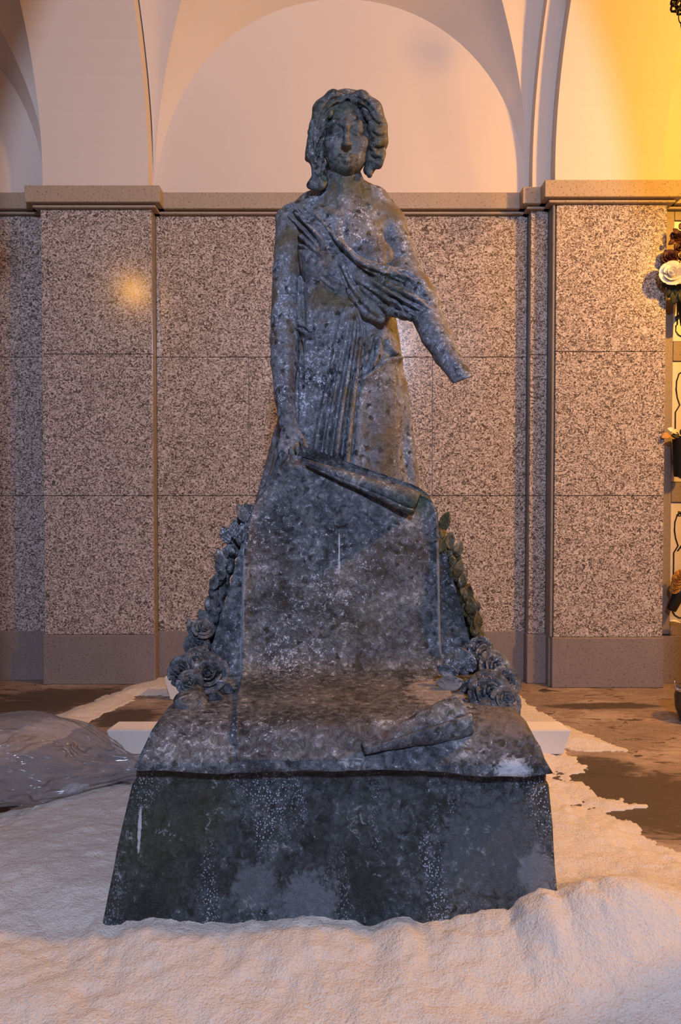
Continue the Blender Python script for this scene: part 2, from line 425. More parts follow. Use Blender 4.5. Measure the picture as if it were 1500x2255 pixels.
def leaf_bm(base, d, n, L, wd, droop=.3):
    bm = bmesh.new(); d = Vector(d).normalized(); n = Vector(n); n = (n - d * n.dot(d)).normalized(); sd = d.cross(n); g = []
    for i in range(7):
        t = i / 6; hw = wd * math.sin(math.pi * min(.97, t * .92 + .06)) ** .8; row = []
        for k in (-1, -.5, 0, .5, 1):
            row.append(bm.verts.new(Vector(base) + d * L * t + sd * hw * k + n * (abs(k) * hw * .35 - droop * L * t * t + (.0 if k else -.02 * L))))
        g.append(row)
    for a, b in zip(g, g[1:]):
        for k in range(4): bm.faces.new((a[k], a[k + 1], b[k + 1], b[k]))
    return bm
def thick(o, t, lv=1):
    s = o.modifiers.new('solid', 'SOLIDIFY'); s.thickness = t; s.offset = 0
    if lv:
        u = o.modifiers.new('sub', 'SUBSURF'); u.levels = lv; u.render_levels = lv
    return o

# black wall vase with roses hanging on the top plaque
D1 = 5.58
v0 = W(1508, 690, D1)
e = empty('rose_vase', tuple(v0), 'black wall vase holding white roses and dark red blooms, top right', 'vase')
bm = bmesh.new(); lathe(bm, v0, [(.02, -.10), (.03, -.09), (.045, .02), (.055, .1), (.062, .16), (.055, .16), (.045, .1)], 18); bmobj('vase_body', bm, VASE, e, True)
boxobj('wall_bracket', (v0[0] - .01, D1 + .02, v0[2] - .02), (v0[0] + .01, YN + .02, v0[2] + .01), VASE, e)
for px, py, r, m, sd in ((1481, 603, 21, ROSEW, 1), (1508, 603, 20, ROSEW, 2), (1502, 566, 17, ROSEY, 3), (1475, 567, 13, RED, 4), (1490, 570, 12, RED, 5), (1491, 522, 11, RED, 6), (1499, 545, 10, RED, 8)):
    dd = 5.45 if m is ROSEW else 5.52
    p = W(px, py, dd); o = bmobj('rose_bloom', rose_bm(p, (-.25, -1, .25), r * dd / F, sd), m, e, True); thick(o, .003)
    bm = bmesh.new(); tube(bm, [Vector(p) + Vector((0, .02, -.01)), Vector(p).lerp(Vector(v0), .5) + Vector((0, .03, 0)), Vector(v0) + Vector((0, 0, .14))], .004, 5); bmobj('stem', bm, STEM, e)
for px, py, dx, dz, L in ((1482, 625, -.25, -.9, .10), (1495, 625, .1, -1, .11), (1474, 618, -.6, -.6, .07), (1500, 640, .3, -1, .1), (1488, 640, -.1, -1, .1), (1492, 515, -.5, .8, .05), (1486, 530, -.9, -.5, .05), (1493, 535, -.4, -.8, .05), (1497, 505, .5, .8, .06)):
    o = bmobj('leaf', leaf_bm(W(px, py, 5.5), (dx, -.1, dz), (0, -1, .2), L, L * .42), STEM if py > 600 else RED, e, True); thick(o, .002, 0)
# middle vase
D2 = 5.60
v1 = W(1499, 1050, D2)
e = empty('black_vase', tuple(v1), 'straight tapered black vase with yellowish dried flowers on middle plaque', 'vase')
bm = bmesh.new(); lathe(bm, v1, [(.045, 0), (.05, .01), (.056, .12), (.064, .30), (.069, .305), (.066, .31), (.058, .30)], 20); bmobj('vase_body', bm, VASE, e, True)
boxobj('wall_bracket', (v1[0] - .012, D2 + .03, v1[2] + .1), (v1[0] + .012, YN + .02, v1[2] + .14), VASE, e)
for i, (px, py, L, dx, dz, m) in enumerate(((1466, 956, .06, -1, -.2, OCHRE), (1484, 952, .05, -.9, .5, ROSEY), (1474, 948, .045, -.8, .6, ROSEW), (1492, 956, .06, .3, .6, STEM), (1499, 950, .05, .2, .9, ROSEY), (1488, 960, .06, -.5, .2, STEM), (1480, 962, .05, -.9, .3, OCHRE), (1505, 955, .05, .6, .6, ROSEW))):
    o = bmobj('flower_petal', leaf_bm(W(px + 8, py + 2, 5.55), (dx, -.2, dz), (0, -1, .5), L, L * .45), m, e, True); thick(o, .002, 0)
# tilted vase at the bottom plaque
D3 = 5.60
a, b = Vector(W(1478, 1345, D3)), Vector(W(1510, 1275, D3))
e = empty('tilted_vase', tuple(a), 'black vase leaning sideways with ochre dried blooms, bottom plaque', 'vase')
bm = bmesh.new(); tube(bm, [a, a.lerp(b, .04), a.lerp(b, .5), b], [.028, .036, .046, .056], 18); bmobj('vase_body', bm, VASE, e, True)
boxobj('wall_bracket', (b.x - .06, D3 + .03, b.z - .08), (b.x - .035, YN + .02, b.z - .05), VASE, e)
for px, py, r in ((1495, 1275, 6), (1490, 1287, 5), (1487, 1297, 5), (1500, 1268, 6)):
    p = W(px, py, D3 - .03); thick(bmobj('dried_bloom', rose_bm(p, (-.6, -.6, .4), r * 1.7 * D3 / F, px), OCHRE, e, True), .002, 0)
e = tag(bmobj('fallen_petal', leaf_bm(W(1477, 1368, 5.62), (1, -.1, .05), (0, -.3, 1), .09, .02), ROSEW), 'thin pale dry petal lying under the bottom plaque', 'petal')
thick(e, .002, 0)

# metal bucket lantern on the floor at the right edge
CH = plain('chromed_metal', (.62, .63, .68), .12, 1.0, .1); STEEL = plain('dull_steel', (.11, .11, .12), .35, 1.0, .3)
bc = G(1530, 1590, 0.0)
e = empty('metal_bucket', tuple(bc), 'dark metal bucket with chrome hook on floor at right edge', 'bucket')
bm = bmesh.new(); lathe(bm, bc, [(.075, 0), (.09, .01), (.12, .09), (.125, .17), (.115, .205), (.122, .215), (.108, .212), (.10, .12)], 28); bmobj('bucket_body', bm, STEEL, e, True)
bm = bmesh.new(); lathe(bm, bc, [(.118, .205), (.127, .21), (.127, .222), (.118, .226)], 28); bmobj('chrome_rim', bm, CH, e, True)
hk = Vector((bc[0] - .125, bc[1] - .01, .215))
bm = bmesh.new(); tube(bm, [hk + Vector(v) for v in ((.02, 0, .005), (-.002, 0, .0), (-.012, 0, .018), (-.012, 0, .05), (-.016, 0, .06))], [.006, .007, .006, .005, .003], 8); bmobj('chrome_hook', bm, CH, e, True)

# hanging chain lamp at the top right
IRON = plain('black_iron', (.012, .010, .010), .45, .6)
hc = Vector(W(1496, 18, 4.6))
e = empty('hanging_chain_lamp', tuple(hc), 'black wrought iron chain lamp hanging at the top right corner', 'lamp')
mpx = 4.6 / F
bm = bmesh.new()
for (x, z, r) in ((-10, 14, 7), (-9, 2, 8), (2, 8, 9), (4, -6, 6), (10, 4, 8), (-6, 26, 8), (6, 26, 9)):
    c = hc + Vector((x * mpx, 0, z * mpx)); tube(bm, [c + Vector((math.cos(q) * r * mpx, .012 * math.sin(2 * q), math.sin(q) * r * mpx)) for q in [2 * math.pi * k / 14 for k in range(15)]], 2.6 * mpx, 6, False)
bmobj('scroll_ornament', bm, IRON, e, True)
for x, z, r in ((-9, -9, 3.5), (-4, -14, 3.6), (-13, 3, 3), (3, -14, 3)):
    bm = bmesh.new(); bmesh.ops.create_icosphere(bm, subdivisions=2, radius=r * mpx, matrix=Matrix.Translation(hc + Vector((x * mpx, -.01, z * mpx)))); bmobj('iron_bead', bm, IRON, e, True)
a = hc + Vector((2 * mpx, 0, -15 * mpx)); st = Vector((3.6 * mpx, .0, -16 * mpx))
for k in range(14):
    c = a + st * (k + .5); bm = bmesh.new(); d = st.normalized(); s = Vector((0, 1, 0)) if k % 2 else d.cross(Vector((0, 1, 0))).normalized()
    tube(bm, [c + d * math.cos(q) * 10.5 * mpx + s * math.sin(q) * 4.6 * mpx for q in [2 * math.pi * i / 16 for i in range(17)]], 1.25 * mpx, 6, False); bmobj('chain_link', bm, IRON, e, True)
rod = a + Vector((0, 0, 0)); bm = bmesh.new(); tube(bm, [hc + Vector((0, 0, .05)), hc + Vector((0, 0, 1.45))], .006, 6); bmobj('suspension_rod', bm, IRON, e)
lb = a + st * 14.3
bm = bmesh.new(); lathe(bm, lb, [(.006, .03), (.02, 0), (.036, -.04), (.033, -.09), (.012, -.12)], 20); bmobj('lamp_bowl', bm, IRON, e, True)

# ---------------------------------------------------------------- pedestal and sand
PED = weathered('black_pedestal_stone', (.012, .013, .014), (.034, .038, .043), (.20, .21, .25), .40, drips=.9,
    stains=[(W(340, 1850, 2.33), (.24, .5, .34), (.016, .017, .004), .7), (W(450, 1790, 2.33), (.12, .5, .22), (.017, .018, .004), .65), (W(800, 1950, 2.3), (.16, .5, .20), (.006, .007, .007), .85), (W(320, 2010, 2.3), (.16, .5, .12), (.006, .006, .006), .9)],
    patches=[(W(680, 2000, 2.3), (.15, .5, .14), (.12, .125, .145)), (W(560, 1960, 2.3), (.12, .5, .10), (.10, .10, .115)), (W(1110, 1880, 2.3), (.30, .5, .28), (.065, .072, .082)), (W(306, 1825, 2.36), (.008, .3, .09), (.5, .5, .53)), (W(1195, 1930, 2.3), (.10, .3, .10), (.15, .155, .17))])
ped = empty('pedestal', (0, 3.0, 0), 'dark weathered tapered stone pedestal sunk in pale powder', 'pedestal')
def frustum(name, bot, top, zb, zt, mat, parent, nx_=28, ny_=14, amp=.004, seed=3, bev=.012):
    """tapered block with subdivided, slightly worn faces; bot/top = (x0,x1,y0,y1)"""
    bm = bmesh.new(); r = bmesh.ops.create_cube(bm, size=1)
    for v in r['verts']:
        q = top if v.co.z > 0 else bot
        v.co = ((q[0] if v.co.x < 0 else q[1]), (q[2] if v.co.y < 0 else q[3]), zt if v.co.z > 0 else zb)
    bmesh.ops.bevel(bm, geom=bm.edges[:], offset=bev, segments=2, affect='EDGES', profile=.5)
    for _ in range(4):
        L = [e for e in bm.edges if e.calc_length() > .07]
        if not L: break
        bmesh.ops.subdivide_edges(bm, edges=L, cuts=1, use_grid_fill=True)
    bm.normal_update()
    P = np.array([v.co for v in bm.verts]); n1 = vnoise(P[:, 0] * 5 + P[:, 1] * 3, P[:, 2] * 6, seed, 4)
    for v, k in zip(bm.verts, n1): v.co += v.normal * float(k) * amp
    return bmobj(name, bm, mat, parent, True)
xl = lambda px, py, D: float(W(px, py, D)[0])
frustum('pedestal_body', (xl(205, 2080, 2.28), xl(1243, 2060, 2.28), 2.28, 4.02), (xl(289, 1738, 2.40), xl(1209, 1738, 2.40), 2.40, 3.9), 0, .535, PED, ped, amp=.006)
boxobj('upper_ledge', (xl(300, 1722, 2.41), 2.405, .52), (xl(1203, 1722, 2.41), 3.88, .592), PED, ped, .008)

gx, gy = np.meshgrid(np.arange(-3.3, 3.3, .0145), np.arange(.8, 5.75, .0145), indexing='ij')
def poly_sd(poly, X, Y):
    P = np.array([G(a, b)[:2] for a, b in poly]); d = np.full(X.shape, 1e9); ins = np.zeros(X.shape, bool)
    for i in range(len(P)):
        a, b = P[i], P[(i + 1) % len(P)]; e = b - a
        t = np.clip(((X - a[0]) * e[0] + (Y - a[1]) * e[1]) / (e @ e), 0, 1)
        d = np.minimum(d, np.hypot(X - a[0] - t * e[0], Y - a[1] - t * e[1]))
        c = ((a[1] > Y) != (b[1] > Y)) & (X < (b[0] - a[0]) * (Y - a[1]) / (b[1] - a[1] + 1e-12) + a[0]); ins ^= c
    return np.where(ins, d, -d)
main_p = [(-900, 1785), (-30, 1798), (30, 1780), (90, 1740), (250, 1690), (330, 1640), (420, 1570), (700, 1540), (1100, 1570), (1175, 1600), (1235, 1640), (1270, 1672), (1292, 1692), (1265, 1715), (1330, 1755), (1420, 1778), (1335, 1792), (1400, 1815), (1460, 1860), (1560, 1890), (1800, 1960), (2600, 2200), (3000, 3000), (-1500, 3000)]
band_p = [(-700, 1720), (0, 1618), (130, 1572), (235, 1533), (330, 1493), (420, 1486), (700, 1488), (1100, 1500), (1140, 1530), (1200, 1575), (1250, 1598), (1330, 1632), (1390, 1654), (1290, 1657), (1230, 1650), (1100, 1640), (700, 1600), (420, 1530), (300, 1535), (240, 1570), (180, 1602), (100, 1640), (0, 1690), (-700, 1830)]
sdm, sdb = poly_sd(main_p, gx, gy), poly_sd(band_p, gx, gy)
nA = vnoise(gx * 2.2, gy * 2.2, 11, 5); nB = vnoise(gx * 9, gy * 9, 12, 4); nC = vnoise(gx * 30, gy * 30, 13, 3)
edge = .05 * nB + .03 * nC
zm = .055 * sstep(0, .32, sdm + edge) + .035 * sstep(.2, .9, sdm) + np.where(sdm + edge > 0, .006, -.03)
zb = .030 * sstep(0, .16, sdb + edge * .8) + np.where(sdb + edge * .8 > 0, .005, -.03)
zs = np.maximum(zm, zb)
line = [(150, 2075), (215, 2062), (255, 2062), (330, 2043), (480, 2036), (560, 2030), (690, 2018), (770, 2026), (820, 2041), (870, 2024), (905, 2028), (930, 2042), (960, 2030), (1060, 2012), (1120, 2008), (1150, 1985), (1195, 1963), (1235, 1977), (1270, 1960), (1340, 1950), (1500, 1990)]
lx = [float(W(a, b, 2.29)[0]) for a, b in line]; lz = [float(W(a, b, 2.29)[2]) for a, b in line]
tgt = np.interp(gx, lx, lz); wt = np.exp(-((gy - 2.27) / .20) ** 2) * sstep(-1.35, -.8, gx) * (1 - sstep(.9, 1.5, gx))
zs = zs * (1 - wt) + tgt * wt
on = sstep(.0, .15, sdm)
zs += on * (.026 * nA + .010 * nB * (1 - .6 * wt) + .0065 * nC) + wt * .006 * nC
zs += on * .10 * np.exp(-((gx - 1.35) / .5) ** 2 - ((gy - 2.15) / .45) ** 2) + on * .05 * np.exp(-((gx + 1.2) / .5) ** 2 - ((gy - 2.5) / .5) ** 2)
nxg, nyg = gx.shape; idx = np.arange(nxg * nyg).reshape(nxg, nyg)
keep = (zs > -.012)
fq = np.stack([idx[:-1, :-1], idx[1:, :-1], idx[1:, 1:], idx[:-1, 1:]], -1)
km = keep[:-1, :-1] | keep[1:, :-1] | keep[1:, 1:] | keep[:-1, 1:]
fq = fq[km]; used = np.unique(fq); remap = np.full(nxg * nyg, -1); remap[used] = np.arange(len(used))
P = np.stack([gx.ravel(), gy.ravel(), zs.ravel()], -1)[used]
sand = tag(mesh('powder_heap', P, remap[fq], SAND, None, True), 'heaped pale pinkish powder spread around the pedestal and over the floor', 'powder', None, 'stuff')

# white beams lying behind the pedestal
BEAM = plain('white_plaster_beam', (.72, .66, .60), .6, noise_amt=.12)
def beam(y0, y1, x0, x1, z0, z1, label):
    bm = bmesh.new(); sl = .04
    vs = [bm.verts.new(v) for v in ((x0 + sl, y0 + .02, z0), (x1 - sl, y0 + .02, z0), (x1, y0, z1), (x0, y0, z1), (x0 + sl, y1, z0), (x1 - sl, y1, z0), (x1 - .02, y1 + .01, z1), (x0 + .02, y1 + .01, z1))]
    for f in ((0, 1, 2, 3), (5, 4, 7, 6), (3, 2, 6, 7), (1, 0, 4, 5), (0, 3, 7, 4), (2, 1, 5, 6)): bm.faces.new([vs[i] for i in f])
    bmesh.ops.recalc_face_normals(bm, faces=bm.faces); bmesh.ops.bevel(bm, geom=bm.edges[:], offset=.005, segments=2, affect='EDGES')
    return tag(bmobj('white_beam', bm, BEAM), label, 'beam', 'white beams lying behind the pedestal')
beam(4.06, 4.21, xl(234, 1620, 4.06), xl(1259, 1607, 4.06), 0.02, .165, 'nearer white beam, both tapered ends showing beside the pedestal')
beam(5.20, 5.34, xl(361, 1490, 5.2), xl(1146, 1490, 5.2), 0.005, .175, 'farther white beam close to the wall, ends behind carved flowers')

# plastic bag
FILM = plastic()
N, M = 220, 110
th = np.linspace(0, 2 * np.pi, N, endpoint=False); ph = np.linspace(-.5 * np.pi, .5 * np.pi, M)
TH, PH = np.meshgrid(th, ph, indexing='ij')
bx, by, bz = np.cos(PH) * np.cos(TH), np.cos(PH) * np.sin(TH), np.sin(PH)
cr = vnoise(bx * 3 + bz * 2 + 5, by * 3 - bz * 2 + 9, 21, 5)
rid = 1 - np.abs(vnoise(bx * 5 + by, bz * 7 + by * 2, 22, 3)) * 2.6; rid2 = 1 - np.abs(vnoise(bx * 11 + bz * 5, bz * 12 - by * 5, 23, 2)) * 2.6
rr = 1 + .09 * cr + .035 * rid + .007 * rid2
tail = sstep(.45, 1.0, bx)
X = -1.66 + bx * rr * .62 + tail * .10
Y = 3.62 + by * rr * .36 * (1 - .7 * tail)
Z = .135 + bz * rr * .19 * (1 - .75 * tail) - .02 * tail + .05 * (1 - tail) * np.exp(-((bx + .1) / .5) ** 2) * (bz > 0)
Z = np.maximum(Z, .062 + .01 * cr) 
V = np.stack([X, Y, Z], -1).reshape(-1, 3); idx = np.arange(N * M).reshape(N, M); Fc = []
for i in range(N):
    for j in range(M - 1): Fc.append((idx[i, j], idx[(i + 1) % N, j], idx[(i + 1) % N, j + 1], idx[i, j + 1]))
e = empty('plastic_bag', (-1.66, 3.62, .06), 'crumpled clear plastic bag lying on the powder at left', 'bag')
mesh('film', V, Fc, FILM, e, True)
bm = bmesh.new(); c0 = Vector((-1.18, 3.62, .10))
for k in range(7):
    a = k / 6; bmg = leaf_bm(c0 + Vector((-.02, .06 * (a - .5), 0)), (1, .5 * (a - .5), .25 * math.sin(k * 2)), (0, -.3, 1), .24, .05, .1)
    me = bpy.data.meshes.new('t'); bmg.to_mesh(me); bmg.free(); bm.from_mesh(me); bpy.data.meshes.remove(me)
bmobj('gathered_mouth', bm, FILM, e, True)
PAPER = plain('white_tissue', (.55, .55, .58), .8, noise_amt=.1)
bm = bmesh.new(); bmesh.ops.create_icosphere(bm, subdivisions=4, radius=1)
pp = np.array([v.co for v in bm.verts]); kk = vnoise(pp[:, 0] * 3 + pp[:, 2], pp[:, 1] * 3 - pp[:, 2] * 2, 31, 4); c0 = W(168, 1752, 3.50)
for v, k in zip(bm.verts, kk):
    v.co = Vector(c0) + Vector((v.co.x * .075, v.co.y * .06, max(v.co.z, -.55) * .055)) * (1 + .45 * float(k))
tag(bmobj('crumpled_tissue', bm, PAPER), 'crumpled white tissue inside the clear plastic bag', 'tissue')

# ---------------------------------------------------------------- implicit-surface sculpting
class Sculpt:
    def __init__(s, lo, hi, h):
        s.lo, s.h = np.array(lo, float), h; s.n = np.ceil((np.array(hi) - s.lo) / h).astype(int) + 1
        s.a = np.full(s.n, .5, np.float32)
        s.ax = [s.lo[i] + h * np.arange(s.n[i], dtype=np.float32) for i in range(3)]
    def region(s, lo, hi, pad):
        i0 = np.clip(np.floor((np.array(lo) - pad - s.lo) / s.h).astype(int), 0, s.n); i1 = np.clip(np.ceil((np.array(hi) + pad - s.lo) / s.h).astype(int) + 1, 0, s.n)
        sl = tuple(slice(a, b) for a, b in zip(i0, i1))
        return sl, s.ax[0][sl[0]][:, None, None], s.ax[1][sl[1]][None, :, None], s.ax[2][sl[2]][None, None, :]
    def comb(s, sl, d, k, mode):
        A = s.a[sl]
        if A.size == 0: return
        if mode == 'add':
            h = np.maximum(k - np.abs(A - d), 0) / k; s.a[sl] = np.minimum(A, d) - h * h * k * .25
        else:
            d = -d; h = np.maximum(k - np.abs(A - d), 0) / k; s.a[sl] = np.maximum(A, d) + h * h * k * .25
    def cone(s, a, b, ra, rb, k=.02, mode='add'):
        a, b = np.array(a), np.array(b); m = max(ra, rb)
        sl, X, Y, Z = s.region(np.minimum(a, b) - m, np.maximum(a, b) + m, k + 2 * s.h)
        e = b - a; q = float(e @ e) + 1e-12
        t = np.clip(((X - a[0]) * e[0] + (Y - a[1]) * e[1] + (Z - a[2]) * e[2]) / q, 0, 1)
        d = np.sqrt((X - a[0] - t * e[0]) ** 2 + (Y - a[1] - t * e[1]) ** 2 + (Z - a[2] - t * e[2]) ** 2) - (ra + (rb - ra) * t)
        s.comb(sl, d.astype(np.float32), k, mode)
    def ell(s, c, r, k=.02, mode='add'):
        c, r = np.array(c), np.array(r); sl, X, Y, Z = s.region(c - r, c + r, k + 2 * s.h)
        x, y, z = (X - c[0]), (Y - c[1]), (Z - c[2])
        k0 = np.sqrt((x / r[0]) ** 2 + (y / r[1]) ** 2 + (z / r[2]) ** 2) + 1e-6; k1 = np.sqrt((x / r[0] ** 2) ** 2 + (y / r[1] ** 2) ** 2 + (z / r[2] ** 2) ** 2) + 1e-6
        s.comb(sl, (k0 * (k0 - 1) / k1).astype(np.float32), k, mode)
    def chain(s, pts, k=.02, ki=.012, mode='add'):
        """pts: (px, py, D, radius px)"""
        for p, q in zip(pts, pts[1:]): s.cone(W(*p[:3]), W(*q[:3]), p[3] * p[2] / F, q[3] * q[2] / F, k, mode)
    def pell(s, px, py, D, r, k=.02, mode='add'):
        s.ell(W(px, py, D), np.array(r) * D / F, k, mode)
    def stack(s, rows, k=.02):
        """rows from top to bottom: (py, left px, right px, D, half depth px)"""
        R = []
        for py, l, r, D, hd in rows:
            a, b = W(l, py, D), W(r, py, D); R.append((a[2], (a[0] + b[0]) / 2, (b[0] - a[0]) / 2, D, hd * D / F))
        R = np.array(R)[::-1]; z = s.ax[2]; cols = [np.interp(z, R[:, 0], R[:, i]).astype(np.float32)[None, None, :] for i in range(1, 5)]
        X, Y = s.ax[0][:, None, None], s.ax[1][None, :, None]
        q = np.sqrt(((X - cols[0]) / cols[1]) ** 2 + ((Y - cols[2]) / cols[3]) ** 2); d = (q - 1) * np.minimum(cols[1], cols[3])
        d = np.maximum(d, np.maximum(R[0, 0] - z, z - R[-1, 0])[None, None, :])
        s.comb(tuple(slice(None) for _ in range(3)), d.astype(np.float32), k, 'add')
    def plane_cut(s, p, n, lo, hi):
        """remove everything on the +n side of the plane, inside a box"""
        sl, X, Y, Z = s.region(lo, hi, 0); d = (X - p[0]) * n[0] + (Y - p[1]) * n[1] + (Z - p[2]) * n[2]
        s.a[sl] = np.maximum(s.a[sl], d.astype(np.float32))
    def mesh(s):
        A = s.a; ins = A < 0; n = A.shape
        c = ins[:-1, :-1, :-1].astype(np.int8)
        for dx in (0, 1):
            for dy in (0, 1):
                for dz in (0, 1):
                    if dx + dy + dz: c = c + ins[dx:n[0] - 1 + dx, dy:n[1] - 1 + dy, dz:n[2] - 1 + dz]
        act = np.argwhere((c > 0) & (c < 8)); id3 = np.full(c.shape, -1, np.int32); id3[tuple(act.T)] = np.arange(len(act))
        acc = np.zeros((len(act), 3)); cnt = np.zeros(len(act))
        cor = [(i, j, k) for i in (0, 1) for j in (0, 1) for k in (0, 1)]
        for p in cor:
            for axn in range(3):
                if p[axn]: continue
                q = list(p); q[axn] = 1
                va = A[tuple((act + p).T)]; vb = A[tuple((act + q).T)]; m = (va < 0) != (vb < 0)
                t = np.where(m, va / (va - vb + 1e-12), 0); pt = np.array(p, float)[None, :].repeat(len(act), 0); pt[:, axn] += t
                acc[m] += pt[m]; cnt[m] += 1
        V = s.lo + s.h * (act + acc / cnt[:, None]); Q = []
        for axn in range(3):
            sa = [slice(1, -1)] * 3; sa[axn] = slice(0, -1); sb = list(sa); sb[axn] = slice(1, None)
            a, b = ins[tuple(sa)], ins[tuple(sb)]; u, v = (axn + 1) % 3, (axn + 2) % 3
            for flip in (0, 1):
                m = (a & ~b) if not flip else (~a & b); e = np.argwhere(m); off = np.ones(3, int); off[axn] = 0; e = e + off
                eu, ev = np.zeros(3, int), np.zeros(3, int); eu[u] = 1; ev[v] = 1
                g = [id3[tuple((e - o).T)] for o in (eu * 0, eu, eu + ev, ev)]
                Q.append(np.stack(g if not flip else g[::-1], -1))
        return V, np.concatenate(Q)
def normals(V, Q):
    fn = np.cross(V[Q[:, 2]] - V[Q[:, 0]], V[Q[:, 3]] - V[Q[:, 1]]); N = np.zeros_like(V)
    for i in range(4):
        for j in range(3): N[:, j] += np.bincount(Q[:, i], fn[:, j], len(V))
    return N / (np.linalg.norm(N, axis=1, keepdims=True) + 1e-12)
def strokes(V, Q, S_, gain=1.0):
    """carve folds: S_ = (kind, width px, depth m, [(px,py)...]); acts on the side of the stone that faces the front"""
    N = normals(V, Q); x, y = PX(V); face = sstep(-.05, .45, -N[:, 1]); D = np.zeros(len(V))
    for kind, wd, amp, pts in S_:
        P = np.array(pts, float); R = wd * 3.2
        m = np.where((x > P[:, 0].min() - R) & (x < P[:, 0].max() + R) & (y > P[:, 1].min() - R) & (y < P[:, 1].max() + R) & (face > 0))[0]
        if not len(m): continue
        if len(P) > 2:                                             # smooth the drawn line
            tt = np.arange(len(P)); t2 = np.linspace(0, len(P) - 1, 6 * (len(P) - 1) + 1); Pi = np.stack([np.interp(t2, tt, P[:, i]) for i in (0, 1)], -1)
            for _ in range(3): Pi[1:-1] = (Pi[:-2] + 2 * Pi[1:-1] + Pi[2:]) / 4
            P = Pi
        seg = np.linalg.norm(np.diff(P, axis=0), axis=1); L = np.concatenate([[0], np.cumsum(seg)])
        bd = np.full(len(m), 1e9); bs = np.zeros(len(m)); bt = np.zeros(len(m)); xm, ym = x[m], y[m]
        for i in range(len(P) - 1):
            e = P[i + 1] - P[i]; q = e @ e + 1e-9; t = np.clip(((xm - P[i, 0]) * e[0] + (ym - P[i, 1]) * e[1]) / q, 0, 1)
            rx, ry = xm - P[i, 0] - t * e[0], ym - P[i, 1] - t * e[1]; d = np.hypot(rx, ry); b = d < bd
            bd[b] = d[b]; bs[b] = np.sign(e[0] * ry - e[1] * rx)[b]; bt[b] = ((L[i] + t * seg[i]) / L[-1])[b]
        taper = sstep(0, .12, bt) * (1 - .7 * sstep(.85, 1, bt)) + .12
        if kind == 'ridge': pr = np.exp(-(bd / wd) ** 2) - .35 * np.exp(-((bd - 1.9 * wd) / (.8 * wd)) ** 2)
        elif kind == 'groove': pr = -np.exp(-(bd / wd) ** 2)
        else: pr = np.where(bs < 0, np.exp(-(bd / (1.6 * wd)) ** 2), -.7 * np.exp(-(bd / (.7 * wd)) ** 2))  # ledge: left of the drawn direction stands proud
        D[m] += gain * amp * pr * np.minimum(taper, 1)
    return V + N * (D * face)[:, None]
def sculpt_obj(name, sc, mat, parent, st=(), rough_amp=.0015, seed=5, gain=1.0):
    V, Q = sc.mesh()
    if len(st): V = strokes(V, Q, st, gain)
    N = normals(V, Q); k = vnoise(V[:, 0] * 22 + V[:, 1] * 9, V[:, 2] * 22 - V[:, 1] * 11, seed, 3); V = V + N * (k * rough_amp)[:, None]
    me = bpy.data.meshes.new(name); me.vertices.add(len(V)); me.vertices.foreach_set('co', V.astype(np.float32).ravel())
    me.loops.add(Q.size); me.loops.foreach_set('vertex_index', Q.astype(np.int32).ravel()); me.polygons.add(len(Q)); me.polygons.foreach_set('loop_start', np.arange(0, Q.size, 4, dtype=np.int32))
    me.update(calc_edges=True); me.validate()
    return link(name, me, mat, parent, True)

GREEN, OLIVE, RUST, BROWN = (.030, .038, .012), (.050, .042, .008), (.13, .070, .040), (.062, .044, .030)
STONE = weathered('weathered_statue_stone', (.030, .032, .037), (.135, .143, .165), (.42, .435, .50), .56,
    stains=[(W(765, 405, 3.45), (.14, .5, .10), GREEN, .8), (W(800, 430, 3.45), (.08, .5, .14), OLIVE, .85), (W(840, 545, 3.4), (.11, .5, .12), BROWN, .7), (W(730, 650, 3.4), (.10, .5, .06), GREEN, .7),
            (W(850, 640, 3.35), (.16, .5, .12), GREEN, .65), (W(720, 570, 3.35), (.05, .4, .08), RUST, .55), (W(855, 960, 3.3), (.10, .5, .32), BROWN, .8), (W(862, 1000, 3.3), (.04, .5, .2), (.085, .060, .020), .7),
            (W(644, 840, 3.42), (.022, .3, .30), (.10, .058, .036), .85), (W(790, 780, 3.4), (.03, .4, .08), RUST, .6), (W(765, 230, 3.45), (.2, .5, .10), GREEN, .5), (W(840, 320, 3.45), (.07, .5, .16), OLIVE, .7)])
HEADSTONE = weathered('dark_face_stone', (.022, .024, .024), (.075, .081, .083), (.26, .27, .29), .48, bump=.4,
    stains=[(W(765, 400, 3.45), (.2, .5, .06), GREEN, .8), (W(735, 245, 3.4), (.16, .5, .08), GREEN, .55), (W(840, 320, 3.45), (.07, .5, .16), OLIVE, .7), (W(795, 300, 3.4), (.06, .5, .10), (.040, .030, .022), .6), (W(765, 260, 3.4), (.03, .5, .1), (.055, .05, .03), .5)])
on_s = lambda px, py: W(px, py, 3.1)
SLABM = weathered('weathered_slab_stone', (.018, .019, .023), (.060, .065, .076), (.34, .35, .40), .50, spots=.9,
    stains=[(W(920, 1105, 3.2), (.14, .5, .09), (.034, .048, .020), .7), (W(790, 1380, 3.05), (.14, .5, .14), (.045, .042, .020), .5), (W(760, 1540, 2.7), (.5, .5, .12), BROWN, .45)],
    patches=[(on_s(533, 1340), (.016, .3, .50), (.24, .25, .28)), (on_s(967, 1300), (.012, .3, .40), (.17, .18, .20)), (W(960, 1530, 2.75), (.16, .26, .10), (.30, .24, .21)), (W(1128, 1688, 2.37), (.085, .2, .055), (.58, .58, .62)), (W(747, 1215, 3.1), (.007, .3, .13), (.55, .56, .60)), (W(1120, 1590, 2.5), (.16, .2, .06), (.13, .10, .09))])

ped_t = empty('mourning_statue', (0, 3.2, .59), 'weathered dark stone statue of a draped woman resting one hand on a sloping slab', 'statue')

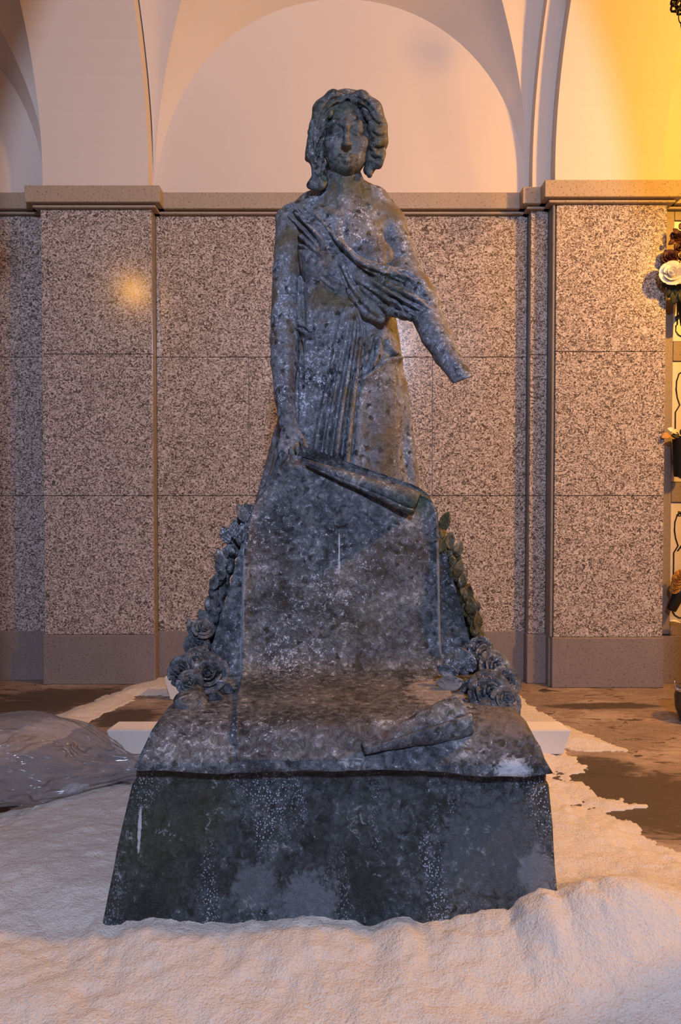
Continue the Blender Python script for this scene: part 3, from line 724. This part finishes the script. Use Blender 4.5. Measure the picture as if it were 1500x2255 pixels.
# --- rough block under the figure
ZT = .722
nU = 120
def block():
    """rocky base: sloping front and sides, wavy broken lower edge"""
    # outline rings from bottom to top, each a closed loop of points (front edge has waves)
    def loop(x0, x1, y0, y1, z, wav=0.0, seed=0):
        out = []
        for i in range(60): out.append((x0 + (x1 - x0) * i / 60, y0, z))
        for i in range(40): out.append((x1, y0 + (y1 - y0) * i / 40, z))
        for i in range(60): out.append((x1 + (x0 - x1) * i / 60, y1, z))
        for i in range(40): out.append((x0, y1 + (y0 - y1) * i / 40, z))
        return np.array(out)
    spec = [(xl(300, 1710, 2.36), xl(1216, 1712, 2.36), 2.36, 3.93, .583), (xl(293, 1690, 2.34), xl(1218, 1700, 2.34), 2.34, 3.95, .592), (xl(303, 1668, 2.36), xl(1200, 1668, 2.36), 2.36, 3.93, .628), (xl(318, 1645, 2.39), xl(1190, 1645, 2.39), 2.385, 3.9, .66),
            (xl(334, 1606, 2.42), xl(1166, 1604, 2.42), 2.425, 3.87, .705), (xl(346, 1594, 2.45), xl(1152, 1590, 2.45), 2.46, 3.85, ZT), (xl(380, 1570, 2.55), xl(1120, 1570, 2.55), 2.6, 3.8, ZT + .004), (-.2, .2, 3.1, 3.2, ZT + .004)]
    rings = [loop(*s) for s in spec]; V = np.concatenate(rings); n = len(rings[0])
    fr = np.zeros(len(V)); fr[:] = 0
    nz_ = vnoise(V[:, 0] * 3.2 + V[:, 1], V[:, 2] * 0 + V[:, 1] * 3, 41, 4); nn = vnoise(V[:, 0] * 9, V[:, 2] * 14 + V[:, 1] * 7, 42, 4)
    low = V[:, 2] < .6
    V[low, 2] += .026 * nz_[low]; V[:, 1] += np.where(V[:, 1] < 2.5, .008 * nn, 0); V[:, 0] += np.where((V[:, 1] > 2.5) & (V[:, 1] < 3.85), .02 * nn, 0); V[:, 2] += np.where(V[:, 2] > .6, .004 * nn, 0)
    Fc = []
    for r in range(len(rings) - 1):
        for i in range(n): Fc.append((r * n + i, r * n + (i + 1) % n, (r + 1) * n + (i + 1) % n, (r + 1) * n + i))
    Fc.append(tuple((len(rings) - 1) * n + i for i in range(n))); Fc.append(tuple(reversed(range(n))))
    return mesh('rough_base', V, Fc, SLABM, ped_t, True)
block()

# --- leaning slab behind the sheet
S_BOT, S_TOP = (3.05, ZT), (3.25, 1.67)        # (distance, height) of the front plane of the sheet
def sl_y(z): return S_BOT[0] + (z - S_BOT[1]) * (S_TOP[0] - S_BOT[0]) / (S_TOP[1] - S_BOT[1])
def on_slab(px, py, off=0.0):
    p, q = W(px, py, 1.0), None
    dz = p[2] - CAMZ; m = (S_TOP[0] - S_BOT[0]) / (S_TOP[1] - S_BOT[1])      # y = b + m z
    k = (S_BOT[0] + off + m * (CAMZ - S_BOT[1])) / (1 - m * dz); return np.array((p[0] * k, k, CAMZ + dz * k))
rows_s = [(1014, 628, 660), (1030, 613, 730), (1060, 598, 830), (1100, 570, 940), (1120, 556, 962), (1150, 548, 966), (1170, 540, 969), (1250, 517, 990), (1330, 495, 1014), (1415, 469, 1036), (1445, 462, 1043), (1492, 455, 1048)]
V, Fc = [], []
NX = 40
for py, l, r in rows_s:
    for i in range(NX + 1): V.append(on_slab(l + (r - l) * i / NX, py, .042))
nf = len(V)
for py, l, r in rows_s:
    for i in range(NX + 1): V.append(on_slab(l + (r - l) * i / NX, py, .13))
nr = len(rows_s)
for off, fl_ in ((0, 0), (nf, 1)):
    for j in range(nr - 1):
        for i in range(NX):
            a = off + j * (NX + 1) + i; q = (a, a + NX + 1, a + NX + 2, a + 1); Fc.append(q if not fl_ else q[::-1])
ring = [j * (NX + 1) for j in range(nr)] + [(nr - 1) * (NX + 1) + i for i in range(1, NX + 1)] + [j * (NX + 1) + NX for j in range(nr - 2, -1, -1)] + [i for i in range(NX - 1, 0, -1)]
for a, b in zip(ring, ring[1:] + ring[:1]): Fc.append((a, b, b + nf, a + nf))
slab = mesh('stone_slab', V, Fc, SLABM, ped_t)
bv = slab.modifiers.new('bev', 'BEVEL'); bv.width = .012; bv.segments = 2; bv.limit_method = 'ANGLE'

# --- the unrolled sheet flowing down the slab and over the front of the base
prof = [(S_TOP[0], S_TOP[1])]
for i in range(1, 40):
    z = S_TOP[1] + (.86 - S_TOP[1]) * i / 39; prof.append((sl_y(z) - .004 * math.sin(i * .3), z))
prof += [(3.065, .80), (3.03, .765), (2.98, .748), (2.92, .742), (2.8, .74), (2.65, .738), (2.52, .737), (2.45, .732), (2.415, .715), (2.39, .68), (2.37, .645), (2.352, .625)]
prof = np.array(prof); sl_ = np.concatenate([[0], np.cumsum(np.linalg.norm(np.diff(prof, axis=0), axis=1))]); NV = 150
sv = np.linspace(0, sl_[-1], NV); py_, pz_ = np.interp(sv, sl_, prof[:, 0]), np.interp(sv, sl_, prof[:, 1])
for _ in range(3):
    py_[1:-1] = (py_[:-2] + 2 * py_[1:-1] + py_[2:]) / 4; pz_[1:-1] = (pz_[:-2] + 2 * pz_[1:-1] + pz_[2:]) / 4
_, ppy = PX(np.stack([np.zeros(NV), py_, pz_], -1))
Lk = np.array([(1000, 640), (1035, 612), (1075, 590), (1118, 558), (1150, 548), (1230, 536), (1320, 533), (1400, 533), (1480, 531), (1500, 528), (1530, 521), (1570, 516), (1620, 517), (1670, 518)], float)
Rk = np.array([(1000, 650), (1013, 690), (1050, 800), (1090, 930), (1102, 952), (1130, 962), (1180, 966), (1260, 967), (1400, 970), (1480, 976), (1540, 1000), (1580, 1010), (1620, 900), (1670, 850)], float)
NUu = 90; V = []
for j in range(NV):
    yy = max(ppy[j], 1001.0) if j < 60 else ppy[j]
    l, r = np.interp(yy, Lk[:, 0], Lk[:, 1]), np.interp(yy, Rk[:, 0], Rk[:, 1]); D = py_[j]
    for i in range(NUu + 1):
        px = l + (r - l) * i / NUu; k = W(px, 1100, D)[0]; V.append((k, D, pz_[j]))
V = np.array(V); u_ = np.tile(np.linspace(0, 1, NUu + 1), NV); fl_n = vnoise(V[:, 0] * 4, V[:, 2] * 4 + V[:, 1] * 4, 51, 4)
flat = sstep(.86, .74, V[:, 2]); edge_lift = np.exp(-(u_ / .03) ** 2) + np.exp(-((1 - u_) / .03) ** 2)
V[:, 1] -= (1 - flat) * (.006 * fl_n + .012 * edge_lift); V[:, 2] += flat * (.006 * fl_n) + .0
V[:, 1] -= flat * .004 * fl_n
hand_b = np.exp(-(((V[:, 0] - on_slab(640, 1010)[0]) / .05) ** 2 + ((V[:, 2] - on_slab(640, 1025)[2]) / .07) ** 2)); V[:, 1] -= .02 * hand_b
Fc = [(j * (NUu + 1) + i, (j + 1) * (NUu + 1) + i, (j + 1) * (NUu + 1) + i + 1, j * (NUu + 1) + i + 1) for j in range(NV - 1) for i in range(NUu)]
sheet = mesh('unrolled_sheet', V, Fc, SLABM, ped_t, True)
s_ = sheet.modifiers.new('solid', 'SOLIDIFY'); s_.thickness = .046; s_.offset = -1
def scroll(name, A, B, ra, rb, turns=1.25, th=.012, nlen=40, start=-.5, up=None, seed=0):
    """a hollow rolled-up edge between two points: spiral section that widens from ra to rb"""
    A, B = Vector(A), Vector(B); ax = (B - A).normalized(); up = Vector(up or (0, -.2, 1)); u = (up - ax * up.dot(ax)).normalized(); v = ax.cross(u)
    NA = 36; V = []; Fc = []
    for i in range(nlen + 1):
        t = i / nlen; c = A.lerp(B, t); R = ra + (rb - ra) * t; wob = 1 + .05 * math.sin(t * 9 + seed) + .03 * math.sin(t * 23)
        for k in range(NA + 1):
            q = k / NA; a = start * 2 * math.pi + q * turns * 2 * math.pi; r = R * wob * (1 - .42 * q)
            V.append(c + (u * math.cos(a) + v * math.sin(a)) * r)
    for i in range(nlen):
        for k in range(NA):
            a = i * (NA + 1) + k; Fc.append((a, a + 1, a + NA + 2, a + NA + 1))
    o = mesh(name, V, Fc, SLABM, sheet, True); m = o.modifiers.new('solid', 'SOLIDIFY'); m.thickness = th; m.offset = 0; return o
scroll('rolled_top_edge', on_slab(676, 1018, -.03), on_slab(918, 1108, -.045), .012, .056, 1.2, .010, start=.30, up=(0, -.3, 1))
A_, B_ = Vector(W(815, 1648, 2.345)), Vector(W(1008, 1572, 2.52)); A_.z = max(A_.z, .66); B_.z = ZT + .045
scroll('rolled_bottom_corner', W(800, 1648, 2.35), W(1018, 1570, 2.45), .014, .084, 1.2, .013, start=.15, up=(0, -.4, 1), seed=2)

# --- figure: skin
fig = Sculpt((-.42, 2.88, 1.50), (.66, 3.80, 3.02), .0046)
fig.chain([(757, 372, 3.50, 37), (757, 440, 3.55, 45)], .03)
fig.chain([(641, 497, 3.56, 33), (690, 462, 3.57, 32), (757, 445, 3.57, 44), (820, 452, 3.57, 34), (858, 490, 3.56, 35)], .06)
fig.pell(757, 545, 3.54, (102, 62, 108), .06)
fig.pell(825, 572, 3.445, (43, 38, 46), .04); fig.pell(700, 575, 3.455, (40, 36, 44), .04)
fig.stack([(600, 668, 848, 3.55, 66), (700, 668, 860, 3.55, 66), (800, 665, 870, 3.55, 70)], .05)
fig.chain([(640, 500, 3.56, 32), (631, 600, 3.53, 30), (626, 700, 3.49, 29), (627, 745, 3.47, 32), (626, 800, 3.44, 29), (627, 870, 3.38, 23), (633, 935, 3.33, 18)], .012)
fig.chain([(860, 497, 3.56, 34), (884, 560, 3.50, 30), (912, 630, 3.39, 31), (930, 676, 3.31, 33), (960, 738, 3.22, 32), (982, 780, 3.14, 27), (1030, 850, 3.02, 22)], .014)
tip, ax_ = W(1022, 836, 3.04), W(1030, 850, 3.02) - W(982, 780, 3.14)
fig.plane_cut(tip, np.array((.35, .06, -.935)), tip - .12, tip + .14)
# hand on the slab
fig.pell(637, 962, 3.30, (21, 15, 27), .012)
for pts in ([(621, 970, 3.285, 6), (617, 986, 3.262, 6), (619, 1004, 3.25, 5.2), (622, 1018, 3.252, 4.4)], [(631, 975, 3.275, 6.2), (629, 994, 3.25, 6), (632, 1014, 3.24, 5.4), (634, 1028, 3.244, 4.6)],
            [(642, 975, 3.275, 6.2), (643, 996, 3.25, 6), (647, 1016, 3.24, 5.4), (649, 1031, 3.244, 4.6)], [(651, 968, 3.28, 5.8), (656, 990, 3.255, 5.6), (661, 1008, 3.245, 5), (663, 1021, 3.25, 4.2)],
            [(650, 946, 3.30, 7.5), (664, 966, 3.28, 6.8), (673, 986, 3.272, 6), (678, 1004, 3.27, 5)]):
    fig.chain(pts, .004)
st_f = [('groove', 9, .005, [(757, 480), (757, 530)]), ('groove', 9, .006, [(700, 440), (745, 462)]), ('groove', 9, .006, [(815, 455), (770, 466)]), ('groove', 5, .01, [(852, 540), (856, 575), (853, 590)]),
        ('ridge', 8, .006, [(690, 452), (745, 470)]), ('ridge', 8, .006, [(830, 455), (775, 472)]), ('groove', 5, .008, [(661, 560), (660, 640), (664, 700)])]
body = sculpt_obj('figure', fig, STONE, ped_t, st_f)

# --- head (continues into the neck)
hd = Sculpt((-.22, 3.22, 2.80), (.28, 3.76, 3.50), .0036)
hd.chain([(757, 372, 3.50, 36), (757, 430, 3.55, 42)], .02)
hd.pell(763, 284, 3.51, (55, 62, 80), .02)
hd.pell(763, 326, 3.455, (46, 34, 52), .03); hd.pell(763, 364, 3.425, (20, 16, 15), .025)
hd.chain([(726, 318, 3.47, 22), (745, 352, 3.44, 18), (763, 364, 3.425, 14)], .03); hd.chain([(800, 318, 3.47, 22), (781, 352, 3.44, 18), (763, 364, 3.425, 14)], .03)
for s in (-1, 1):
    hd.pell(763 + s * 30, 314, 3.405, (17, 10, 15), .03)
    hd.pell(763 + s * 24, 287, 3.372, (17, 13, 11), .012, 'sub')
    hd.pell(763 + s * 24, 289, 3.400, (14, 11, 11.5), .004)
    hd.chain([(763 + s * 42, 277, 3.412, 4), (763 + s * 26, 270, 3.386, 4), (763 + s * 9, 274, 3.376, 4)], .02)
    hd.chain([(763 + s * 37, 287, 3.398, 2.2), (763 + s * 24, 280, 3.382, 2.4), (763 + s * 11, 288, 3.388, 2)], .004)
    hd.chain([(763 + s * 37, 290, 3.398, 2), (763 + s * 24, 297, 3.386, 2.2), (763 + s * 12, 291, 3.388, 2)], .004)
hd.chain([(763, 268, 3.378, 5.5), (763, 296, 3.362, 5), (763, 316, 3.345, 6.5)], .012); hd.pell(756, 318, 3.360, (5.5, 6, 4.5), .008); hd.pell(770, 318, 3.360, (5.5, 6, 4.5), .008)
hd.chain([(742, 347, 3.393, 2), (755, 343, 3.379, 3), (763, 344.5, 3.377, 2.6), (771, 343, 3.379, 3), (784, 347, 3.393, 2)], .016)
hd.chain([(748, 351, 3.391, 2), (763, 353.5, 3.380, 3.2), (778, 351, 3.391, 2)], .016)
hd.chain([(744, 347.6, 3.381, .8), (763, 348.6, 3.367, .9), (782, 347.6, 3.381, .8)], .004, mode='sub')
hd.chain([(763, 327, 3.350, 2.5), (763, 336, 3.352, 3)], .008, mode='sub')
head = sculpt_obj('head', hd, HEADSTONE, ped_t, [], .0004)
for s in (-1, 1): pass

# --- hair
hr = Sculpt((-.26, 3.22, 2.76), (.30, 3.80, 3.50), .0040)
hr.pell(765, 278, 3.57, (78, 58, 74), .02)
left = [(760, 220, 3.40, 14), (735, 220, 3.405, 19), (712, 243, 3.42, 21), (702, 280, 3.43, 19), (697, 315, 3.44, 19), (693, 338, 3.45, 19), (704, 372, 3.46, 15), (702, 398, 3.46, 17)]
right = [(770, 222, 3.40, 13), (795, 220, 3.405, 18), (820, 244, 3.42, 21), (832, 280, 3.43, 20), (834, 312, 3.44, 19), (826, 345, 3.46, 17), (812, 374, 3.49, 12)]
hr.chain(left, .02); hr.chain(right, .02)
hr.chain([(690, 335, 3.45, 16), (677, 350, 3.46, 6)], .01)
rr_ = random.Random(5)
for path in (left, right):
    for p, q in zip(path[1:], path[2:]):
        for k in range(5):
            t = rr_.random(); a = [p[i] + (q[i] - p[i]) * t for i in range(4)]
            ox, oy = rr_.uniform(-.8, .8) * a[3], rr_.uniform(-10, 10); r = rr_.uniform(6, 10)
            hr.chain([(a[0] + ox, a[1] + oy, a[2] - .022 + abs(ox) * .0009, r), (a[0] + ox * .4 + rr_.uniform(-9, 9), a[1] + oy + 13, a[2] - .03 + abs(ox) * .0006, r * .8)], .008)
for cx_, cy_ in ((696, 398), (690, 408)): hr.pell(cx_, cy_, 3.445, (15, 10, 10), .012)
hr.chain([(684, 402, 3.44, 5), (696, 412, 3.435, 5), (712, 404, 3.44, 5), (718, 390, 3.45, 5)], .006)
hr.pell(763, 300, 3.36, (46, 60, 66), .012, 'sub')
hr.chain([(766, 203, 3.44, 4), (766, 225, 3.38, 5)], .01, mode='sub')
st_h = [('groove', 3, .009, [(755, 212), (725, 222), (708, 250), (700, 290)]), ('groove', 3, .009, [(748, 228), (722, 240), (712, 262)]), ('groove', 3, .010, [(690, 262), (684, 300), (688, 335)]), ('groove', 3, .010, [(712, 300), (700, 325), (690, 345)]),
        ('groove', 3, .010, [(708, 330), (700, 355), (692, 365)]), ('groove', 3, .008, [(715, 355), (708, 385), (718, 398)]), ('groove', 3, .009, [(775, 212), (805, 222), (826, 250)]), ('groove', 3, .009, [(785, 230), (808, 240), (820, 262)]),
        ('groove', 3, .010, [(818, 262), (836, 275), (848, 270)]), ('groove', 3, .010, [(816, 290), (832, 300), (850, 298)]), ('groove', 3, .010, [(816, 318), (832, 328), (846, 325)]), ('groove', 3, .010, [(814, 342), (826, 352), (838, 346)]), ('groove', 3, .009, [(690, 380), (700, 392), (690, 400)])]
hair = sculpt_obj('hair', hr, HEADSTONE, ped_t, st_h, .002, gain=1.4)

# --- dress
dr = Sculpt((-.66, 3.10, .70), (.66, 3.95, 2.90), .0052)
dr.stack([(560, 664, 800, 3.55, 64), (600, 662, 838, 3.55, 68), (650, 660, 858, 3.545, 74), (700, 656, 872, 3.54, 76), (760, 650, 882, 3.54, 80), (830, 640, 890, 3.55, 86), (900, 622, 898, 3.56, 90), (960, 600, 906, 3.57, 92),
          (1060, 574, 920, 3.58, 92), (1130, 556, 934, 3.59, 92), (1300, 530, 962, 3.60, 88), (1500, 505, 985, 3.62, 86), (1530, 500, 990, 3.62, 86)], .03)
dr.pell(706, 560, 3.53, (52, 66, 80), .03); dr.pell(701, 577, 3.445, (41, 38, 46), .03)
dr.chain([(628, 482, 3.56, 22), (655, 478, 3.53, 22), (690, 505, 3.48, 22), (720, 545, 3.45, 20)], .02)
dr.pell(838, 930, 3.45, (46, 34, 150), .04); dr.pell(700, 900, 3.46, (48, 26, 150), .05)
dr.pell(830, 780, 3.46, (46, 30, 44), .03)
dr.chain([(668, 620, 3.50, 14), (666, 690, 3.49, 15), (670, 716, 3.48, 14)], .012)
dr.chain([(672, 722, 3.475, 10), (690, 728, 3.46, 10), (706, 716, 3.455, 6)], .01)
st_d = []
for xt, xm_, xb, wd, am in ((753, 722, 690, 7.0, .020), (768, 740, 713, 6.5, .022), (783, 760, 738, 6.5, .022), (798, 779, 762, 5.5, .018)):
    st_d.append(('ridge', wd, am, [(771 + (xt - 776) * .35, 655), (xt, 710), ((xt + xm_) / 2 + 1, 790), (xm_, 860), ((xm_ + xb) / 2 - 1, 940), (xb, 1030)]))
    st_d.append(('groove', 2.6, .012, [(777 + (xt - 776) * .35, 670), (xt + 8, 720), ((xt + xm_) / 2 + 10, 790), (xm_ + 10, 860), ((xm_ + xb) / 2 + 11, 940), (xb + 12, 1030)]))
st_d += [('ledge', 6, .018, [(892, 790), (875, 784), (850, 792), (822, 816), (800, 832), (778, 836)]), ('ridge', 6, .012, [(836, 740), (834, 775), (818, 812)]), ('ridge', 5, .012, [(822, 735), (812, 775), (800, 800)]), ('groove', 4, .012, [(828, 745), (822, 785), (806, 818)]), ('ridge', 5, .010, [(852, 745), (862, 770), (880, 782)]),
        ('groove', 5, .018, [(662, 560), (663, 640), (668, 716)]), ('ledge', 5, .022, [(708, 718), (694, 738), (676, 734), (668, 724), (654, 722)]), ('groove', 4, .016, [(660, 745), (664, 800), (666, 860)]), ('groove', 4, .012, [(652, 760), (652, 860), (650, 960)]),
        ('groove', 5, .012, [(765, 640), (730, 640), (705, 620)]), ('ridge', 5, .012, [(765, 625), (735, 620), (715, 600)]), ('groove', 4, .010, [(768, 655), (740, 700), (715, 740)]),
        ('ridge', 4, .011, [(632, 470), (665, 500), (700, 545)]), ('ridge', 4, .011, [(645, 466), (680, 498), (712, 535)]), ('groove', 4, .011, [(638, 468), (672, 500), (706, 540)]), ('ridge', 4, .010, [(640, 490), (662, 520), (690, 548)]), ('ridge', 4, .010, [(655, 538), (685, 545), (705, 560)]), ('groove', 4, .010, [(655, 530), (690, 552), (712, 575)]), ('groove', 4, .010, [(660, 546), (680, 556), (700, 572)]),
        ('ridge', 7, .012, [(890, 820), (895, 900), (908, 1000), (918, 1075)]), ('groove', 5, .010, [(880, 830), (886, 910), (896, 1010), (906, 1070)]), ('groove', 6, .014, [(604, 950), (590, 1020), (572, 1080)])]
dress = sculpt_obj('dress', dr, STONE, ped_t, st_d, gain=1.5)

# --- mantle drawn across the chest and around the right arm
mt = Sculpt((-.36, 3.05, 2.18), (.56, 3.75, 2.95), .0046)
mt.chain([(634, 466, 3.545, 15), (662, 458, 3.520, 15), (700, 482, 3.470, 14), (742, 535, 3.416, 13), (790, 582, 3.388, 15), (850, 604, 3.358, 18), (905, 615, 3.360, 18), (935, 640, 3.350, 14)], .02)
mt.chain([(742, 545, 3.416, 9), (758, 590, 3.414, 14), (790, 632, 3.388, 22), (850, 645, 3.338, 24), (910, 662, 3.300, 26), (950, 694, 3.260, 22)], .02)
mt.chain([(744, 548, 3.415, 7), (762, 600, 3.398, 13), (785, 650, 3.378, 18), (812, 684, 3.363, 18), (838, 702, 3.353, 11)], .012)
mt.chain([(830, 660, 3.38, 16), (862, 680, 3.33, 16), (892, 688, 3.29, 16), (918, 690, 3.27, 14)], .015)
mt.chain([(890, 605, 3.44, 38), (914, 640, 3.37, 37), (934, 676, 3.30, 37)], .02)
st_m = [('ridge', 4, .012, [(692, 470), (742, 530), (790, 578), (850, 600)]), ('groove', 4, .013, [(700, 492), (745, 548), (800, 605), (870, 640), (930, 680)]), ('ridge', 5, .012, [(770, 590), (820, 620), (880, 655), (940, 690)]), ('groove', 4, .013, [(765, 605), (810, 640), (850, 672), (905, 690)]),
        ('ridge', 5, .012, [(752, 575), (775, 630), (810, 675), (838, 695)]), ('groove', 4, .012, [(760, 585), (790, 640), (825, 680), (845, 690)]), ('ridge', 4, .010, [(865, 600), (905, 615), (940, 640)]), ('groove', 4, .011, [(850, 612), (900, 630), (945, 660)]), ('ridge', 4, .010, [(880, 640), (920, 660), (955, 690)]), ('groove', 4, .010, [(860, 650), (905, 675), (945, 705)]),
        ('ledge', 5, .014, [(915, 705), (895, 692), (872, 660), (852, 655)]), ('ridge', 3, .008, [(640, 462), (690, 500)]), ('ridge', 3, .008, [(655, 455), (700, 500)])]
mantle = sculpt_obj('mantle', mt, STONE, ped_t, st_m, gain=1.5)

# --- carved roses, buds and leaves down both sides
rp = [(462, 1487, 33, 0), (402, 1478, 26, 1), (436, 1455, 24, 2), (418, 1505, 22, 3), (432, 1420, 20, 4), (447, 1385, 19, 5), (1075, 1527, 38, 6), (1112, 1546, 26, 7), (1112, 1502, 26, 8), (1086, 1472, 30, 9), (1058, 1428, 20, 1), (1066, 1447, 20, 2)]
def flower_at(px, py):
    if py > 1440:
        z = ZT + .05 + max(0, (1540 - py)) * .0006; D = 2.62 + max(0, 1545 - py) * .0030
        if px > 750: D += .03
        return W(px, py, D)
    return on_slab(px, py, .02)
rg = random.Random(9)
ed_l0 = [(552, 1140), (536, 1172), (516, 1205), (502, 1245), (489, 1290), (476, 1340), (462, 1385), (449, 1425), (442, 1455)]
ed_r0 = [(960, 1172), (974, 1200), (988, 1235), (1006, 1275), (1018, 1315), (1032, 1355), (1044, 1395), (1056, 1430), (1064, 1455)]
for ed, sg in ((ed_l0, -1), (ed_r0, 1)):
    gm = Sculpt((-.85 if sg < 0 else .2, 2.35, .66), (-.2 if sg < 0 else .85, 3.5, 1.75), .0075)
    for i, (px, py) in enumerate(ed):
        r0 = (9 + 2.0 * i) * 3.1 / F
        gm.ell(on_slab(px, py, .14), (r0 * 1.05, .055, r0 * 1.7), .03)
        for q in range(5):
            rr = rg.uniform(6, 13) * 3.1 / F; gm.ell(on_slab(px + sg * rg.uniform(-6, 12 + i), py + rg.uniform(-22, 22), .10 + rg.uniform(-.03, .04)), (rr, rr, rr * rg.uniform(.8, 1.9)), .010)
    for q in range(26):
        t = rg.random(); px = (425 + 30 * t if sg < 0 else 1075 + 25 * (1 - t)) + rg.uniform(-32, 32) * (1.0 if t < .6 else .6); py = 1565 - 120 * t + rg.uniform(-8, 8); p = flower_at(px, py) - np.array((0, 0, .03)); rr = rg.uniform(.022, .045); gm.ell(p, (rr * 1.1, rr, rr), .014)
    sculpt_obj('carved_garland', gm, SLABM, ped_t, [], .006, 77)
protos = [rose_bm((0, 0, 0), (0, 0, 1), 1.0, s) for s in range(4)]; pm = []
for i, b_ in enumerate(protos):
    me = bpy.data.meshes.new('carved_rose'); b_.to_mesh(me); b_.free(); me.materials.append(SLABM)
    me.polygons.foreach_set('use_smooth', [True] * len(me.polygons)); pm.append(me)
def put(name, me, p, rot, sc):
    o = bpy.data.objects.new(name, me); COL.objects.link(o); o.parent = ped_t; o.location = Vector(p) - ped_t.location; o.rotation_euler = rot; o.scale = sc; return o
rg = random.Random(3)
for px, py, r, s in rp:
    p = flower_at(px, py); R = r * p[1] / F
    o = put('carved_rose', pm[s % 4], p, (math.radians(rg.uniform(50, 80)), rg.uniform(-.3, .3), rg.uniform(-.5, .5)), (R, R, R * 1.1)); thick(o, .16)
bl = leaf_bm((0, 0, 0), (0, 0, 1), (0, -1, 0), 1.0, .32, .25); lm = bpy.data.meshes.new('carved_leaf'); bl.to_mesh(lm); bl.free(); lm.materials.append(SLABM); lm.polygons.foreach_set('use_smooth', [True] * len(lm.polygons))
bb_ = bmesh.new(); bmesh.ops.create_icosphere(bb_, subdivisions=3, radius=1)
for v in bb_.verts:
    a = math.atan2(v.co.y, v.co.x); v.co *= 1 + .12 * math.sin(3 * a + 2 * v.co.z) + .08 * math.sin(5 * a)
    if v.co.z > 0: v.co.x *= 1 - .45 * v.co.z; v.co.y *= 1 - .45 * v.co.z
bdm = bpy.data.meshes.new('carved_bud'); bb_.to_mesh(bdm); bb_.free(); bdm.materials.append(SLABM); bdm.polygons.foreach_set('use_smooth', [True] * len(bdm.polygons))
MOSS = weathered('mossy_carving_stone', (.020, .018, .010), (.075, .055, .012), (.19, .18, .17), .5)
bdm2 = bdm.copy(); bdm2.materials[0] = MOSS; lm2 = lm.copy(); lm2.materials[0] = MOSS
ed_l = [(545, 1148), (528, 1185), (508, 1210), (488, 1245), (482, 1275), (470, 1305), (463, 1335), (458, 1362), (448, 1392), (440, 1415)]
ed_r = [(970, 1176), (982, 1200), (990, 1215), (998, 1238), (1006, 1262), (1016, 1285), (1022, 1310), (1030, 1338), (1038, 1362), (1046, 1388), (1054, 1408)]
for k, (ed, sg) in enumerate(((ed_l, -1), (ed_r, 1))):
    for i, (px, py) in enumerate(ed):
        f = i / len(ed); p = on_slab(px, py, .06); R = (11 + 6 * f + rg.uniform(-2, 3)) * p[1] / F
        o = put('carved_bud', bdm if k == 0 else bdm2, p, (rg.uniform(-.4, .4), sg * rg.uniform(.0, .6), rg.uniform(0, 6)), (R * .85, R, R * 1.35))
        for q in range(2):
            p2 = on_slab(px + sg * rg.uniform(-6, 9), py + rg.uniform(-14, 14), .035); L = rg.uniform(30, 46) * p2[1] / F
            o = put('carved_leaf', lm if k == 0 else lm2, p2, (rg.uniform(-.3, .4), sg * rg.uniform(-.3, .5) + (math.pi if rg.random() < .4 else 0), rg.uniform(-.5, .5)), (L, L, L)); thick(o, .10)
for px, py, L, ry in ((430, 1538, 52, 2.6), (470, 1520, 62, 2.9), (440, 1545, 50, 3.4), (400, 1520, 44, 3.0), (478, 1500, 50, 2.3), (1020, 1502, 60, -1.7), (1010, 1485, 50, -1.3), (1045, 1478, 60, -.6), (1120, 1530, 50, 2.9), (1130, 1560, 40, 3.3), (1060, 1570, 50, -1.5), (1085, 1575, 40, 1.6), (1040, 1440, 50, 3.0), (1072, 1460, 44, 2.6), (1060, 1500, 55, -2.0)):
    p = flower_at(px, py); s_ = L * p[1] / F; o = put('carved_leaf', lm, p, (rg.uniform(-.3, .1), ry, rg.uniform(-.3, .3)), (s_, s_, s_)); thick(o, .10)
